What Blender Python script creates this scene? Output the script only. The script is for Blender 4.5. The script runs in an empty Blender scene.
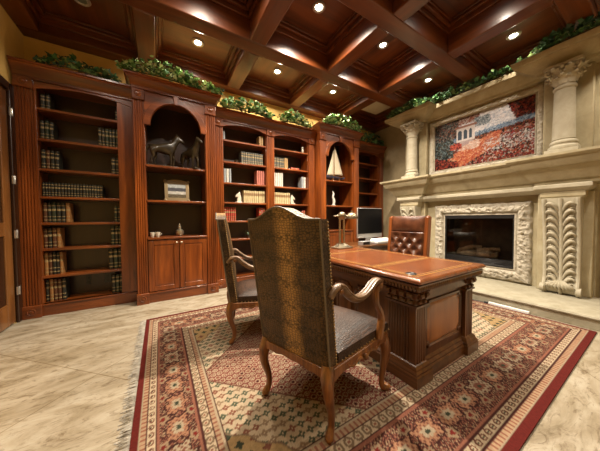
import bpy, math, random
import numpy as np
from mathutils import Vector, Matrix, noise
random.seed(7)
rng = np.random.default_rng(11)
PI = math.pi
scene = bpy.context.scene
COL = scene.collection
V3 = Vector

# ------------------------------------------------------------------ materials
def new_mat(name):
    m = bpy.data.materials.new(name); m.use_nodes = True
    nt = m.node_tree
    return m, nt, nt.nodes['Principled BSDF']

def N(nt, kind, **kw):
    n = nt.nodes.new(kind)
    for k, v in kw.items():
        if k in n.inputs: n.inputs[k].default_value = v
        else: setattr(n, k, v)
    return n

def ramp(nt, stops):
    r = nt.nodes.new('ShaderNodeValToRGB')
    e = r.color_ramp.elements
    while len(e) < len(stops): e.new(0.5)
    for i, (p, c) in enumerate(stops):
        e[i].position = p; e[i].color = (*c, 1)
    return r

def bump(nt, bs, height, strength=.2, dist=.01):
    b = N(nt, 'ShaderNodeBump'); b.inputs['Strength'].default_value = strength; b.inputs['Distance'].default_value = dist
    nt.links.new(height, b.inputs['Height']); nt.links.new(b.outputs[0], bs.inputs['Normal'])

def plain(name, col, rough=.5, metal=0., spec=.5, emis=None):
    m, nt, b = new_mat(name)
    b.inputs['Base Color'].default_value = (*col, 1); b.inputs['Roughness'].default_value = rough
    b.inputs['Metallic'].default_value = metal; b.inputs['Specular IOR Level'].default_value = spec
    if emis:
        b.inputs['Emission Color'].default_value = (*emis[0], 1); b.inputs['Emission Strength'].default_value = emis[1]
    return m

def wood(name, dark, mid, light, axis='Z', scale=5., rough=.32, coat=.3, fine=1.):
    """streaky varnished timber, grain along one local axis"""
    m, nt, b = new_mat(name)
    tc = N(nt, 'ShaderNodeTexCoord'); mp = N(nt, 'ShaderNodeMapping')
    s = [scale * 2.3 * fine] * 3; s['XYZ'.index(axis)] = scale * .22
    mp.inputs['Scale'].default_value = s
    nt.links.new(tc.outputs['Object'], mp.inputs['Vector'])
    n1 = N(nt, 'ShaderNodeTexNoise', Scale=1.0, Detail=5., Roughness=.55, Distortion=.6)
    nt.links.new(mp.outputs[0], n1.inputs['Vector'])
    r = ramp(nt, [(.16, dark), (.5, mid), (.86, light)])
    nt.links.new(n1.outputs['Fac'], r.inputs[0])
    nt.links.new(r.outputs[0], b.inputs['Base Color'])
    b.inputs['Roughness'].default_value = rough
    b.inputs['Coat Weight'].default_value = coat; b.inputs['Coat Roughness'].default_value = .18
    bump(nt, b, n1.outputs['Fac'], .08, .004)
    return m

def stone(name, c0, c1, c2, scale=6., rough=.75, bumps=.25, carve=0.):
    m, nt, b = new_mat(name)
    tc = N(nt, 'ShaderNodeTexCoord')
    n1 = N(nt, 'ShaderNodeTexNoise', Scale=scale, Detail=8., Roughness=.65, Distortion=.5)
    nt.links.new(tc.outputs['Object'], n1.inputs['Vector'])
    r = ramp(nt, [(p_, tuple(x * .70 for x in c_)) for p_, c_ in ((.3, c0), (.52, c1), (.75, c2))])
    nt.links.new(n1.outputs['Fac'], r.inputs[0]); nt.links.new(r.outputs[0], b.inputs['Base Color'])
    b.inputs['Roughness'].default_value = rough; b.inputs['Specular IOR Level'].default_value = .3
    h = n1.outputs['Fac']
    if carve:
        n2 = N(nt, 'ShaderNodeTexNoise', Scale=38., Detail=3.)
        nt.links.new(tc.outputs['Object'], n2.inputs['Vector'])
        ma = N(nt, 'ShaderNodeMath', operation='MULTIPLY_ADD'); ma.inputs[1].default_value = carve
        nt.links.new(n2.outputs['Fac'], ma.inputs[0]); nt.links.new(h, ma.inputs[2]); h = ma.outputs[0]
    bump(nt, b, h, bumps, .02)
    return m

def vcol_mat(name, rough=.9, bscale=220., bs=.25):
    m, nt, b = new_mat(name)
    a = N(nt, 'ShaderNodeVertexColor'); a.layer_name = 'pattern'
    nt.links.new(a.outputs['Color'], b.inputs['Base Color'])
    b.inputs['Roughness'].default_value = rough; b.inputs['Specular IOR Level'].default_value = .15
    tc = N(nt, 'ShaderNodeTexCoord'); n = N(nt, 'ShaderNodeTexNoise', Scale=bscale, Detail=2.)
    nt.links.new(tc.outputs['Object'], n.inputs['Vector']); bump(nt, b, n.outputs['Fac'], bs, .004)
    return m

MAH = ((.018, .0036, .0009), (.150, .034, .0050), (.33, .083, .0115))
wood_v = wood('mahogany_upright', *MAH, 'Z', 5.)
wood_h = wood('mahogany_rail', *MAH, 'X', 5.)
wood_back_shaded = wood('mahogany_back_shaded', (.009, .0028, .0012), (.022, .0062, .0024), (.040, .0110, .0038), 'Z', 3., .42)  # darker mahogany: the shade inside the shelves is put into the colour
wood_cx = wood('ceiling_timber_x', (.020, .0046, .0010), (.100, .0235, .0038), (.195, .050, .0082), 'X', 4., .36, .3)
wood_cy = wood('ceiling_timber_y', (.020, .0046, .0010), (.100, .0235, .0038), (.195, .050, .0082), 'Y', 4., .36, .3)
desk_v = wood('walnut_upright', (.020, .0065, .0022), (.090, .033, .0090), (.22, .092, .025), 'Z', 6., .3, .5)
desk_h = wood('walnut_rail', (.020, .0065, .0022), (.090, .033, .0090), (.22, .092, .025), 'Y', 6., .3, .5)
desk_panel_lit = wood('walnut_panel_lit', (.10, .032, .008), (.28, .105, .026), (.42, .18, .05), 'Z', 5., .26, .6)  # golden light on the desk ends is mixed into this walnut
desk_top_m = wood('desk_top_wood', (.075, .019, .005), (.20, .056, .014), (.31, .105, .028), 'Y', 5., .2, .6)
chair_wood = wood('carved_chair_wood', (.020, .006, .002), (.16, .056, .012), (.36, .15, .036), 'Z', 14., .35, .3)
arm_wood = wood('worn_arm_wood', (.026, .013, .006), (.13, .070, .032), (.32, .21, .12), 'X', 16., .4, .2)
exec_wood = wood('cherry_frame', (.09, .022, .005), (.19, .050, .012), (.28, .085, .020), 'Z', 6., .28, .4)
door_wood = wood('door_timber', (.07, .025, .007), (.18, .070, .018), (.30, .13, .035), 'Z', 5., .3, .4)
casing_wood = wood('casing_timber', (.010, .004, .002), (.028, .010, .004), (.05, .018, .006), 'Z', 5., .35, .3)

lime = stone('limestone', (.41, .345, .21), (.525, .45, .285), (.62, .55, .38), 5., .75, .18)
lime_carved = stone('carved_limestone', (.44, .38, .28), (.62, .56, .45), (.74, .68, .57), 16., .8, .5, .9)
lime_light = stone('dressed_limestone', (.47, .42, .30), (.57, .515, .385), (.65, .60, .46), 7., .7, .12)
hearth_stone = stone('hearth_travertine', (.39, .35, .245), (.51, .465, .345), (.60, .56, .43), 8., .5, .1)
plaster_m = stone('ochre_plaster', (.90, .60, .17), (1.02, .70, .225), (1.1, .80, .30), 2.2, .85, .06)
tan_plaster = stone('tan_plaster', (.34, .27, .16), (.43, .345, .21), (.50, .41, .26), 2.6, .85, .08)

# diagonal travertine tiles
def floor_mat():
    m, nt, b = new_mat('travertine_floor')
    tc = N(nt, 'ShaderNodeTexCoord'); mp = N(nt, 'ShaderNodeMapping')
    mp.inputs['Rotation'].default_value = (0, 0, PI / 4); mp.inputs['Location'].default_value = (1.90, -1.30, 0)
    nt.links.new(tc.outputs['Object'], mp.inputs['Vector'])
    br = N(nt, 'ShaderNodeTexBrick', offset=0., squash=1.)
    for k, v in (('Scale', 1.), ('Mortar Size', .0045), ('Mortar Smooth', .3), ('Brick Width', 1.2), ('Row Height', 1.2), ('Bias', 0.)): br.inputs[k].default_value = v
    br.inputs['Color1'].default_value = (1, 1, 1, 1); br.inputs['Color2'].default_value = (.90, .88, .85, 1); br.inputs['Mortar'].default_value = (.60, .53, .43, 1)
    nt.links.new(mp.outputs[0], br.inputs['Vector'])
    mp2 = N(nt, 'ShaderNodeMapping'); mp2.inputs['Rotation'].default_value = (0, 0, .5); mp2.inputs['Scale'].default_value = (1., 2.6, 1.)
    nt.links.new(tc.outputs['Object'], mp2.inputs['Vector'])
    n1 = N(nt, 'ShaderNodeTexNoise', Scale=2.1, Detail=9., Roughness=.66, Distortion=1.2)
    nt.links.new(mp2.outputs[0], n1.inputs['Vector'])
    r = ramp(nt, [(.28, (.155, .12, .07)), (.42, (.27, .222, .15)), (.55, (.36, .312, .232)), (.75, (.44, .40, .32))])
    nt.links.new(n1.outputs['Fac'], r.inputs[0])
    n2 = N(nt, 'ShaderNodeTexNoise', Scale=7., Detail=6., Roughness=.7, Distortion=2.)
    nt.links.new(mp2.outputs[0], n2.inputs['Vector'])
    r2 = ramp(nt, [(.34, (.55, .49, .42)), (.48, (1, 1, 1)), (.9, (1, 1, 1))]); nt.links.new(n2.outputs['Fac'], r2.inputs[0])
    def mul(a, c):
        x = N(nt, 'ShaderNodeMix', data_type='RGBA', blend_type='MULTIPLY'); x.inputs[0].default_value = 1.
        nt.links.new(a, x.inputs[6]); nt.links.new(c, x.inputs[7]); return x.outputs[2]
    c = mul(mul(r.outputs[0], r2.outputs[0]), br.outputs['Color'])
    nt.links.new(c, b.inputs['Base Color']); b.inputs['Roughness'].default_value = .42
    bump(nt, b, br.outputs['Fac'], -.15, .004)
    return m
floor_m = floor_mat()

def croc(name, dark, light, streak, stripe_axis='Y', rough=.42, scale=1., bs=.5):
    """embossed reptile leather; a paler streak runs down the middle"""
    m, nt, b = new_mat(name)
    tc = N(nt, 'ShaderNodeTexCoord'); sp = N(nt, 'ShaderNodeSeparateXYZ')
    nt.links.new(tc.outputs['Object'], sp.inputs[0])
    mp = N(nt, 'ShaderNodeMapping'); mp.inputs['Scale'].default_value = (62 * scale, 50 * scale, 72 * scale)
    nt.links.new(tc.outputs['Object'], mp.inputs['Vector'])
    vo = N(nt, 'ShaderNodeTexVoronoi', feature='DISTANCE_TO_EDGE'); vo.inputs['Scale'].default_value = 1.; vo.inputs['Randomness'].default_value = .55
    nt.links.new(mp.outputs[0], vo.inputs['Vector'])
    n1 = N(nt, 'ShaderNodeTexNoise', Scale=5., Detail=6., Roughness=.65)
    nt.links.new(tc.outputs['Object'], n1.inputs['Vector'])
    base = ramp(nt, [(.32, dark), (.68, light)]); nt.links.new(n1.outputs['Fac'], base.inputs[0])
    # central streak with a wobbly edge
    ab = N(nt, 'ShaderNodeMath', operation='MULTIPLY_ADD'); ab.inputs[1].default_value = .13; ab.inputs[2].default_value = -.035
    nt.links.new(n1.outputs['Fac'], ab.inputs[0])
    ad = N(nt, 'ShaderNodeMath', operation='ADD'); nt.links.new(sp.outputs[stripe_axis], ad.inputs[0]); nt.links.new(ab.outputs[0], ad.inputs[1])
    aa = N(nt, 'ShaderNodeMath', operation='ABSOLUTE'); nt.links.new(ad.outputs[0], aa.inputs[0])
    sr = ramp(nt, [(.02, (1, 1, 1)), (.085, (0, 0, 0))]); nt.links.new(aa.outputs[0], sr.inputs[0])
    mx = N(nt, 'ShaderNodeMix', data_type='RGBA'); nt.links.new(sr.outputs[0], mx.inputs[0])
    nt.links.new(base.outputs[0], mx.inputs[6]); mx.inputs[7].default_value = (*streak, 1)
    er = ramp(nt, [(.0, (.14, .14, .14)), (.20, (1, 1, 1))]); nt.links.new(vo.outputs['Distance'], er.inputs[0])
    ml = N(nt, 'ShaderNodeMix', data_type='RGBA', blend_type='MULTIPLY'); ml.inputs[0].default_value = 1.
    nt.links.new(mx.outputs[2], ml.inputs[6]); nt.links.new(er.outputs[0], ml.inputs[7])
    nt.links.new(ml.outputs[2], b.inputs['Base Color'])
    b.inputs['Roughness'].default_value = rough; b.inputs['Specular IOR Level'].default_value = .35
    bump(nt, b, er.outputs[0], bs, .004)
    return m
croc_m = croc('reptile_leather', (.030, .016, .006), (.135, .076, .029), (.40, .235, .085))
seat_leather = croc('seat_leather', (.028, .013, .007), (.080, .040, .023), (.080, .040, .023), 'Y', .5, 1.05, .4)

def mottled(name, c0, c1, scale=8., rough=.4, bs=.1):
    m, nt, b = new_mat(name)
    tc = N(nt, 'ShaderNodeTexCoord'); n1 = N(nt, 'ShaderNodeTexNoise', Scale=scale, Detail=5., Roughness=.6)
    nt.links.new(tc.outputs['Object'], n1.inputs['Vector'])
    r = ramp(nt, [(.33, c0), (.68, c1)]); nt.links.new(n1.outputs['Fac'], r.inputs[0])
    nt.links.new(r.outputs[0], b.inputs['Base Color']); b.inputs['Roughness'].default_value = rough
    bump(nt, b, n1.outputs['Fac'], bs, .004)
    return m
exec_leather = mottled('tan_brown_leather', (.055, .018, .008), (.115, .040, .018), 9., .27)
desk_leather = mottled('desk_leather', (.12, .033, .010), (.20, .062, .020), 4., .25, .05)
gilt = plain('gilt_tooling', (.62, .40, .13), .35, .6)
nail_m = plain('antique_brass_nails', (.36, .24, .11), .4, .6)
piping_m = plain('grey_piping', (.13, .105, .075), .5)
black_m = plain('black_metal', (.012, .012, .013), .3)
black_matte = plain('black_matte', (.010, .010, .010), .6)
firebrick = mottled('sooty_brick', (.035, .030, .024), (.085, .072, .056), 10., .9)
screen_m = plain('screen_glass', (.004, .004, .005), .22, 0., .25)
alu = plain('aluminium', (.55, .55, .55), .35, .7)
white_plastic = plain('white_plastic', (.72, .71, .68), .4)
nickel = plain('aged_nickel', (.40, .35, .25), .32, .85)
copper = plain('copper_post', (.50, .22, .08), .3, .9)
bronze = mottled('bronze_patina', (.006, .0045, .0025), (.045, .030, .014), 14., .3)
ceramic = plain('cream_ceramic', (.50, .45, .36), .3)
glass_w = plain('frosted_glass', (.50, .48, .43), .15)
sail_m = mottled('sailcloth', (.43, .36, .25), (.52, .46, .34), 5., .8)
hull_m = plain('navy_hull', (.035, .045, .08), .3)
knob_m = plain('pewter_knob', (.55, .50, .40), .35, .8)
chrome = plain('satin_steel', (.62, .60, .56), .3, .9)
log_m = mottled('ceramic_log', (.30, .21, .13), (.66, .52, .37), 14., .9, .5)
lamp_on = plain('lit_lens', (1, 1, 1), .5, emis=((1, .93, .80), 14.))
lamp_off = plain('dark_lens', (.10, .11, .08), .4)
ring_m = plain('light_trim', (.40, .38, .33), .35, .5)
fringe_m = mottled('wool_fringe', (.25, .23, .20), (.45, .42, .36), 30., .95, .2)
page_m = plain('paper_edges', (.34, .27, .17), .8)

def leaf_mat():
    m, nt, b = new_mat('ivy_leaves')
    g = N(nt, 'ShaderNodeNewGeometry')
    r = ramp(nt, [(0, (.010, .035, .010)), (.3, (.04, .13, .03)), (.55, (.14, .30, .08)), (.75, (.34, .48, .22)), (1, (.68, .74, .50))])
    nt.links.new(g.outputs['Random Per Island'], r.inputs[0]); nt.links.new(r.outputs[0], b.inputs['Base Color'])
    b.inputs['Roughness'].default_value = .5
    return m
ivy_m = leaf_mat()
ivy_dark = plain('ivy_vine', (.05, .04, .02), .8)
def dark_leaf_mat():
    m, nt, b = new_mat('dark_ivy_leaves')
    g = N(nt, 'ShaderNodeNewGeometry')
    r = ramp(nt, [(0, (.008, .024, .009)), (.5, (.022, .075, .022)), (.8, (.06, .16, .045)), (1, (.26, .36, .14))])
    nt.links.new(g.outputs['Random Per Island'], r.inputs[0]); nt.links.new(r.outputs[0], b.inputs['Base Color'])
    b.inputs['Roughness'].default_value = .5
    return m
ivy_m2 = dark_leaf_mat()

# ------------------------------------------------------------------ mesh builder
ORI = {}
class MB:
    def __init__(s): s.v = []; s.f = []
    def add(s, vs, fs):
        o = len(s.v); s.v += [tuple(p) for p in vs]; s.f += [tuple(i + o for i in f) for f in fs]
    def box(s, x0, x1, y0, y1, z0, z1):
        s.add([(x0, y0, z0), (x1, y0, z0), (x1, y1, z0), (x0, y1, z0), (x0, y0, z1), (x1, y0, z1), (x1, y1, z1), (x0, y1, z1)],
              [(0, 3, 2, 1), (4, 5, 6, 7), (0, 1, 5, 4), (1, 2, 6, 5), (2, 3, 7, 6), (3, 0, 4, 7)]); return s
    def loft(s, loops, cap=True, closed=True):
        n = len(loops[0]); vs = [p for l in loops for p in l]; fs = []
        for i in range(len(loops) - 1):
            for j in range(n if closed else n - 1):
                k = (j + 1) % n
                fs.append((i * n + j, i * n + k, (i + 1) * n + k, (i + 1) * n + j))
        if cap and closed:
            fs.append(tuple(range(n - 1, -1, -1))); fs.append(tuple((len(loops) - 1) * n + j for j in range(n)))
        s.add(vs, fs); return s
    def lathe(s, prof, c=(0, 0, 0), n=20, flute=0, amp=0):
        loops = []
        for r, z in prof:
            l = []
            for j in range(n):
                a = 2 * PI * j / n
                rr = r * (1 - amp * (.5 + .5 * math.cos(flute * a))) if flute else r
                l.append((c[0] + rr * math.cos(a), c[1] + rr * math.sin(a), c[2] + z))
            loops.append(l)
        return s.loft(loops)
    def tube(s, path, radii, n=8, flat=1.):
        P = [V3(p) for p in path]; loops = []
        if not hasattr(radii, '__len__'): radii = [radii] * len(P)
        up = V3((0, 0, 1)); prev = None
        for i, p in enumerate(P):
            t = (P[min(i + 1, len(P) - 1)] - P[max(i - 1, 0)]).normalized()
            if prev is None:
                a = t.cross(up)
                if a.length < .15: a = t.cross(V3((1, 0, 0)))
            else: a = prev - t * prev.dot(t)
            a.normalize(); prev = a; b = t.cross(a)
            loops.append([p + radii[i] * (a * math.cos(2 * PI * j / n) * flat + b * math.sin(2 * PI * j / n)) for j in range(n)])
        return s.loft(loops)
    def prism(s, poly, axis, a0, a1):
        """2-D outline extruded along an axis: axis Z -> (x,y), Y -> (x,z), X -> (y,z)"""
        def mk(p, a):
            return {'Z': (p[0], p[1], a), 'Y': (p[0], a, p[1]), 'X': (a, p[0], p[1])}[axis]
        return s.loft([[mk(p, a0) for p in poly], [mk(p, a1) for p in poly]])
    def strip(s, top, bot, axis, a0, a1):
        """solid plate between two polylines of equal length"""
        def mk(p, a):
            return {'Y': (p[0], a, p[1]), 'X': (a, p[0], p[1])}[axis]
        loops = [[mk(t, a0), mk(t, a1), mk(b, a1), mk(b, a0)] for t, b in zip(top, bot)]
        return s.loft(loops)
    def stack(s, x0, x1, y0, y1, prof, sides='lrfb'):
        """mitred moulding round a rectangle: prof = [(offset, z)...]; sides l(x0) r(x1) f(y0) b(y1) take the offset"""
        loops = []
        for o, z in prof:
            a = x0 - (o if 'l' in sides else 0); b = x1 + (o if 'r' in sides else 0)
            c = y0 - (o if 'f' in sides else 0); d = y1 + (o if 'b' in sides else 0)
            loops.append([(a, c, z), (b, c, z), (b, d, z), (a, d, z)])
        return s.loft(loops)
    def grid(s, fn, nu, nv):
        vs = [fn(i / nu, j / nv) for j in range(nv + 1) for i in range(nu + 1)]
        fs = [(j * (nu + 1) + i, j * (nu + 1) + i + 1, (j + 1) * (nu + 1) + i + 1, (j + 1) * (nu + 1) + i) for j in range(nv) for i in range(nu)]
        s.add(vs, fs); return s
    def sphere(s, c, r, n=10, sq=(1, 1, 1)):
        loops = []
        for i in range(1, n):
            t = PI * i / n
            loops.append([(c[0] + sq[0] * r * math.sin(t) * math.cos(2 * PI * j / (n + 2)), c[1] + sq[1] * r * math.sin(t) * math.sin(2 * PI * j / (n + 2)), c[2] - sq[2] * r * math.cos(t)) for j in range(n + 2)])
        return s.loft(loops)
    def build(s, name, mat, parent=None, ori=None, bevel=0., smooth=40., solid=0.):
        me = bpy.data.meshes.new(name)
        o = V3(ORI.get(parent.name, (0, 0, 0))) if parent else V3(ori or (0, 0, 0))
        me.from_pydata([V3(p) - o for p in s.v], [], s.f)
        me.validate(); me.update()
        import bmesh
        bm = bmesh.new(); bm.from_mesh(me); bmesh.ops.recalc_face_normals(bm, faces=bm.faces); bm.to_mesh(me); bm.free()
        if smooth:
            for p in me.polygons: p.use_smooth = True
            me.set_sharp_from_angle(angle=math.radians(smooth))
        me.materials.append(mat)
        ob = bpy.data.objects.new(name, me); COL.objects.link(ob)
        if parent: ob.parent = parent
        else: ob.location = o
        ORI[ob.name] = tuple(o)
        if bevel:
            b = ob.modifiers.new('bevel', 'BEVEL'); b.width = bevel; b.segments = 2; b.limit_method = 'ANGLE'; b.angle_limit = math.radians(40)
        if solid:
            b = ob.modifiers.new('solid', 'SOLIDIFY'); b.thickness = solid
        return ob

def tag(o, label, cat, group=None):
    o['label'] = label; o['category'] = cat
    if group: o['group'] = group
    return o
def struct(o, label=None):
    o['kind'] = 'structure'
    if label: o['label'] = label
    return o
def thing(name, loc, label, cat, group=None):
    o = bpy.data.objects.new(name, None); COL.objects.link(o); o.location = loc; o.empty_display_size = .1
    ORI[o.name] = tuple(loc)
    return tag(o, label, cat, group)
def B(x0, x1, y0, y1, z0, z1): return MB().box(x0, x1, y0, y1, z0, z1)
def copy_tree(src, parent=None):
    c = src.copy(); COL.objects.link(c); c.parent = parent
    for ch in list(src.children): copy_tree(ch, c)
    return c
def smooth_path(P, k=4):
    """Catmull-Rom resampling of a control path"""
    P = [V3(p) for p in P]; out = []
    for i in range(len(P) - 1):
        p0, p1, p2, p3 = P[max(i - 1, 0)], P[i], P[i + 1], P[min(i + 2, len(P) - 1)]
        for j in range(k):
            t = j / k
            out.append(.5 * ((2 * p1) + (p2 - p0) * t + (2 * p0 - 5 * p1 + 4 * p2 - p3) * t * t + (3 * p1 - p0 - 3 * p2 + p3) * t ** 3))
    out.append(P[-1]); return out
def interp(vals, n):
    return [float(x) for x in np.interp(np.linspace(0, len(vals) - 1, n), range(len(vals)), vals)]

# ------------------------------------------------------------------ camera
F_PX = 228.8
yaw, pitch, roll = math.radians(31.504), math.radians(-1.673), math.radians(-.371)
fwd = V3((math.sin(yaw) * math.cos(pitch), math.cos(yaw) * math.cos(pitch), math.sin(pitch)))
rt = V3((math.cos(yaw), -math.sin(yaw), 0)); up = rt.cross(fwd)
r2 = rt * math.cos(roll) + up * math.sin(roll); u2 = -rt * math.sin(roll) + up * math.cos(roll)
cam = bpy.data.cameras.new('camera'); cam.sensor_width = 36; cam.lens = F_PX / 600 * 36; cam.clip_start = .02
co = bpy.data.objects.new('camera', cam); COL.objects.link(co)
M4 = Matrix((r2, u2, -fwd)).transposed().to_4x4(); M4.translation = (0, 0, 1.17)
co.matrix_world = M4
scene.camera = co

# ------------------------------------------------------------------ room shell
XL, XR, YN, YB, ZB = -1.42, 5.05, -2.2, 4.34, 3.5
struct(B(XL - .2, XR + .2, YN - .2, YB + .2, -.1, 0).build('floor', floor_m, smooth=0), 'large cream travertine tiles laid on the diagonal')
struct(B(XL - .2, XR + .2, YB, YB + .2, 0, 3.95).build('wall_back', plaster_m, smooth=0), 'ochre plaster wall behind the bookcases')
struct(B(XR, XR + .2, YN, YB, 0, 3.95).build('wall_right', tan_plaster, smooth=0), 'tan wall behind the fireplace')
struct(B(XL - .2, XR + .2, YN - .2, YN, 0, 3.95).build('wall_near', plaster_m, smooth=0))
DY0, DY1, DZ = 3.02, 3.90, 2.62
w = B(XL - .2, XL, YN, DY0, 0, 3.95); w.box(XL - .2, XL, DY1, YB, 0, 3.95); w.box(XL - .2, XL, DY0, DY1, DZ, 3.95)
struct(w.build('wall_left', plaster_m, smooth=0), 'ochre plaster wall above the door')
c = B(XL - .02, XL + .025, DY1, DY1 + .09, 0, DZ + .09); c.box(XL - .02, XL + .025, DY0 - .09, DY0, 0, DZ + .09); c.box(XL - .02, XL + .025, DY0, DY1, DZ, DZ + .09)
struct(c.build('trim_1', casing_wood, bevel=.008), 'dark timber door casing')
door = struct(B(XL - .06, XL - .012, DY0, DY1, .01, DZ).build('door_1', casing_wood, bevel=.004), 'dark timber door at the left edge')
rl = B(XL - .014, XL + .004, DY1 - .16, DY1 - .02, .02, DZ - .01); rl.box(XL - .014, XL + .004, DY0 + .02, DY0 + .14, .02, DZ - .01)
rl.build('stile', door_wood, door, bevel=.005)
rr = B(XL - .014, XL + .002, DY0 + .14, DY1 - .16, .02, .26); rr.box(XL - .014, XL + .002, DY0 + .14, DY1 - .16, DZ - .2, DZ - .01); rr.box(XL - .014, XL + .002, DY0 + .14, DY1 - .16, 1.0, 1.15)
rr.build('rail', door_wood, door, bevel=.005)
for z0, z1 in ((.32, .95), (1.21, DZ - .26)):
    p = MB().stack(XL - .02, XL - .006, DY0 + .2, DY1 - .22, [(0, z0), (0, z1)]); p.build('door_panel', casing_wood, door, bevel=.005)
for z in (.37, 1.015, 1.629, 2.387):
    h = MB(); h.lathe([(.006, -.045), (.007, -.045), (.007, .045), (.004, .05)], (XL + .032, DY1 + .01, z), 8)
    h.box(XL + .018, XL + .028, DY1 - .02, DY1 + .04, z - .045, z + .045)
    h.build('hinge', chrome, door)['label'] = 'steel door hinge'

# ---- coffered ceiling
XBM = [(XL, -1.22), (-.22, 0.), (1.05, 1.27), (2.32, 2.53), (3.53, 3.74), (4.85, XR)]
YBM = [(YN, -1.9), (-.70, -.49), (.52, .73), (1.73, 1.93), (2.93, 3.15), (4.14, YB)]
ceil = struct(B(XL - .2, XR + .2, YN - .2, YB + .2, 3.95, 4.0).build('ceiling', wood_cx, smooth=0), 'dark mahogany coffered ceiling')
for a, b in YBM: B(XL, XR, a, b, ZB, 3.95).build('beam', wood_cx, ceil, bevel=.012)
for a, b in XBM:
    for (p, q), (r, s_) in zip(YBM[:-1], YBM[1:]): B(a, b, q, r, ZB, 3.95).build('beam', wood_cy, ceil, bevel=.012)
lights = []
for i in range(5):
    for j in range(5):
        x0, x1 = XBM[i][1], XBM[i + 1][0]; y0, y1 = YBM[j][1], YBM[j + 1][0]
        deep = i in (1, 2, 3) and j in (1, 2, 3)
        zp = 3.88 if deep else 3.73
        B(x0, x1, y0, y1, zp, zp + .03).build('coffer_panel', wood_cx if (i + j) % 2 else wood_cy, ceil, smooth=0)
        fm = MB()
        for o, wd, zt in ((0, .03, zp - .12), (.03, .045, zp - .06), (.075, .022, zp - .022)):
            a0, a1, b0, b1 = x0 + o, x1 - o, y0 + o, y1 - o
            fm.box(a0, a1, b0, b0 + wd, zt, zp); fm.box(a0, a1, b1 - wd, b1, zt, zp)
            fm.box(a0, a0 + wd, b0 + wd, b1 - wd, zt, zp); fm.box(a1 - wd, a1, b0 + wd, b1 - wd, zt, zp)
        fm.build('coffer_moulding', wood_cx, ceil, bevel=.008)
        lights.append((i, j, (x0 + x1) / 2, (y0 + y1) / 2, zp))
LIGHT_LABEL = {(1, 4): 'recessed downlight in the coffer above the tall arched bookcase', (2, 4): 'recessed downlight in the coffer above the double bookcase',
    (3, 4): 'recessed downlight in the coffer above the sailboat bookcase', (2, 3): 'bright recessed downlight in the coffer over the far end of the desk',
    (3, 3): 'glaring recessed downlight in the coffer above the executive chair', (4, 3): 'recessed downlight by the garland above the left side of the painting',
    (4, 2): 'recessed downlight by the garland above the right side of the painting', (0, 4): 'unlit recessed ceiling light in the corner coffer above the leftmost bookcase',
    (4, 4): 'recessed downlight in the far corner coffer behind the fireplace garland'}
POWER = {(2, 3): 400., (3, 3): 200., (1, 3): 64., (0, 3): 18., (4, 2): 26., (4, 3): 30., (3, 2): 14., (2, 2): 6., (1, 2): 5., (3, 1): 66., (4, 1): 46., (2, 1): 26., (1, 1): 26., (0, 1): 8., (1, 4): 50., (2, 4): 54., (3, 4): 54.}
for i, j, x, y, zp in lights:
    off = (i, j) in ((0, 4),)
    if (i, j) == (4, 4): continue
    t = thing('recessed_light', (x, y, zp), LIGHT_LABEL.get((i, j), 'recessed ceiling downlight outside the picture, row %d from the door wall, %d from the back' % (i + 1, 5 - j)), 'ceiling light', 'recessed ceiling lights')
    rg = MB(); n = 24
    rg.loft([[(x + r * math.cos(2 * PI * k / n), y + r * math.sin(2 * PI * k / n), z) for k in range(n)] for r, z in ((.042, zp - .002), (.055, zp - .014), (.078, zp - .014), (.085, zp - .004), (.085, zp))], cap=False)
    rg.build('trim_ring', ring_m, t)
    MB().lathe([(.050 if off else .042, zp - .004), (.047 if off else .039, zp - .010), (.02, zp - .013)], (x, y, 0), 20).build('lens', lamp_off if off else lamp_on, t)
    if not off:
        L = bpy.data.lights.new('downlight', 'SPOT'); L.energy = POWER.get((i, j), 2.); L.color = (1., .87, .70)
        L.spot_size = math.radians(156 if j == 4 or i == 0 else (136 if j == 3 and i in (2, 3) else 150)); L.spot_blend = .6 if j == 4 or i == 0 else .75; L.shadow_soft_size = .045
        lo = bpy.data.objects.new('downlight', L); COL.objects.link(lo); lo.parent = t; lo.location = (0, 0, -.035)

t = thing('ceiling_inset', (4.27, 3.63, 3.73), 'pale beige rectangular panel with slats set into the far corner coffer of the ceiling', 'inset_panel')  # flat beige panel with thin slats, added under the corner coffer
B(4.0, 4.56, 3.42, 3.86, 3.70, 3.73).build('inset_plate', plain('inset_beige', (.50, .42, .28), .5), t, bevel=.006)
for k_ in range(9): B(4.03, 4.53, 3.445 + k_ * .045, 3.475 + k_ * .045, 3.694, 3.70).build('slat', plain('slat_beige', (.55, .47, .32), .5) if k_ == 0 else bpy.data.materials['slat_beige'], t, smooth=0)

# ------------------------------------------------------------------ bookcases
BACK = 4.33
def rosette(mb, x, y, z, r=.03, axis='Y'):
    prof = [(r, 0), (r, .006), (r * .8, .010), (r * .62, .005), (r * .45, .006), (r * .4, .012), (r * .15, .015)]
    n = 14; loops = []
    for rr, h in prof:
        if axis == 'Y': loops.append([(x + rr * math.cos(2 * PI * k / n), y - h, z + rr * math.sin(2 * PI * k / n)) for k in range(n)])
        else: loops.append([(x - h, y + rr * math.cos(2 * PI * k / n), z + rr * math.sin(2 * PI * k / n)) for k in range(n)])
    mb.loft(loops)
def flute_poly(x0, x1, yf, yb, n, depth=.010):
    """plan outline of a fluted face (toward -Y)"""
    pts = [(x0, yb), (x0, yf)]
    wdt = (x1 - x0) * .84; s0 = x0 + (x1 - x0) * .08; st = wdt / n
    for k in range(n):
        a = s0 + k * st + st * .14; b = s0 + (k + 1) * st - st * .14
        for q in range(6):
            t = q / 5
            pts.append((a + (b - a) * t, yf + depth * math.sin(PI * t)))
    pts += [(x1, yf), (x1, yb)]
    return pts
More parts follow.
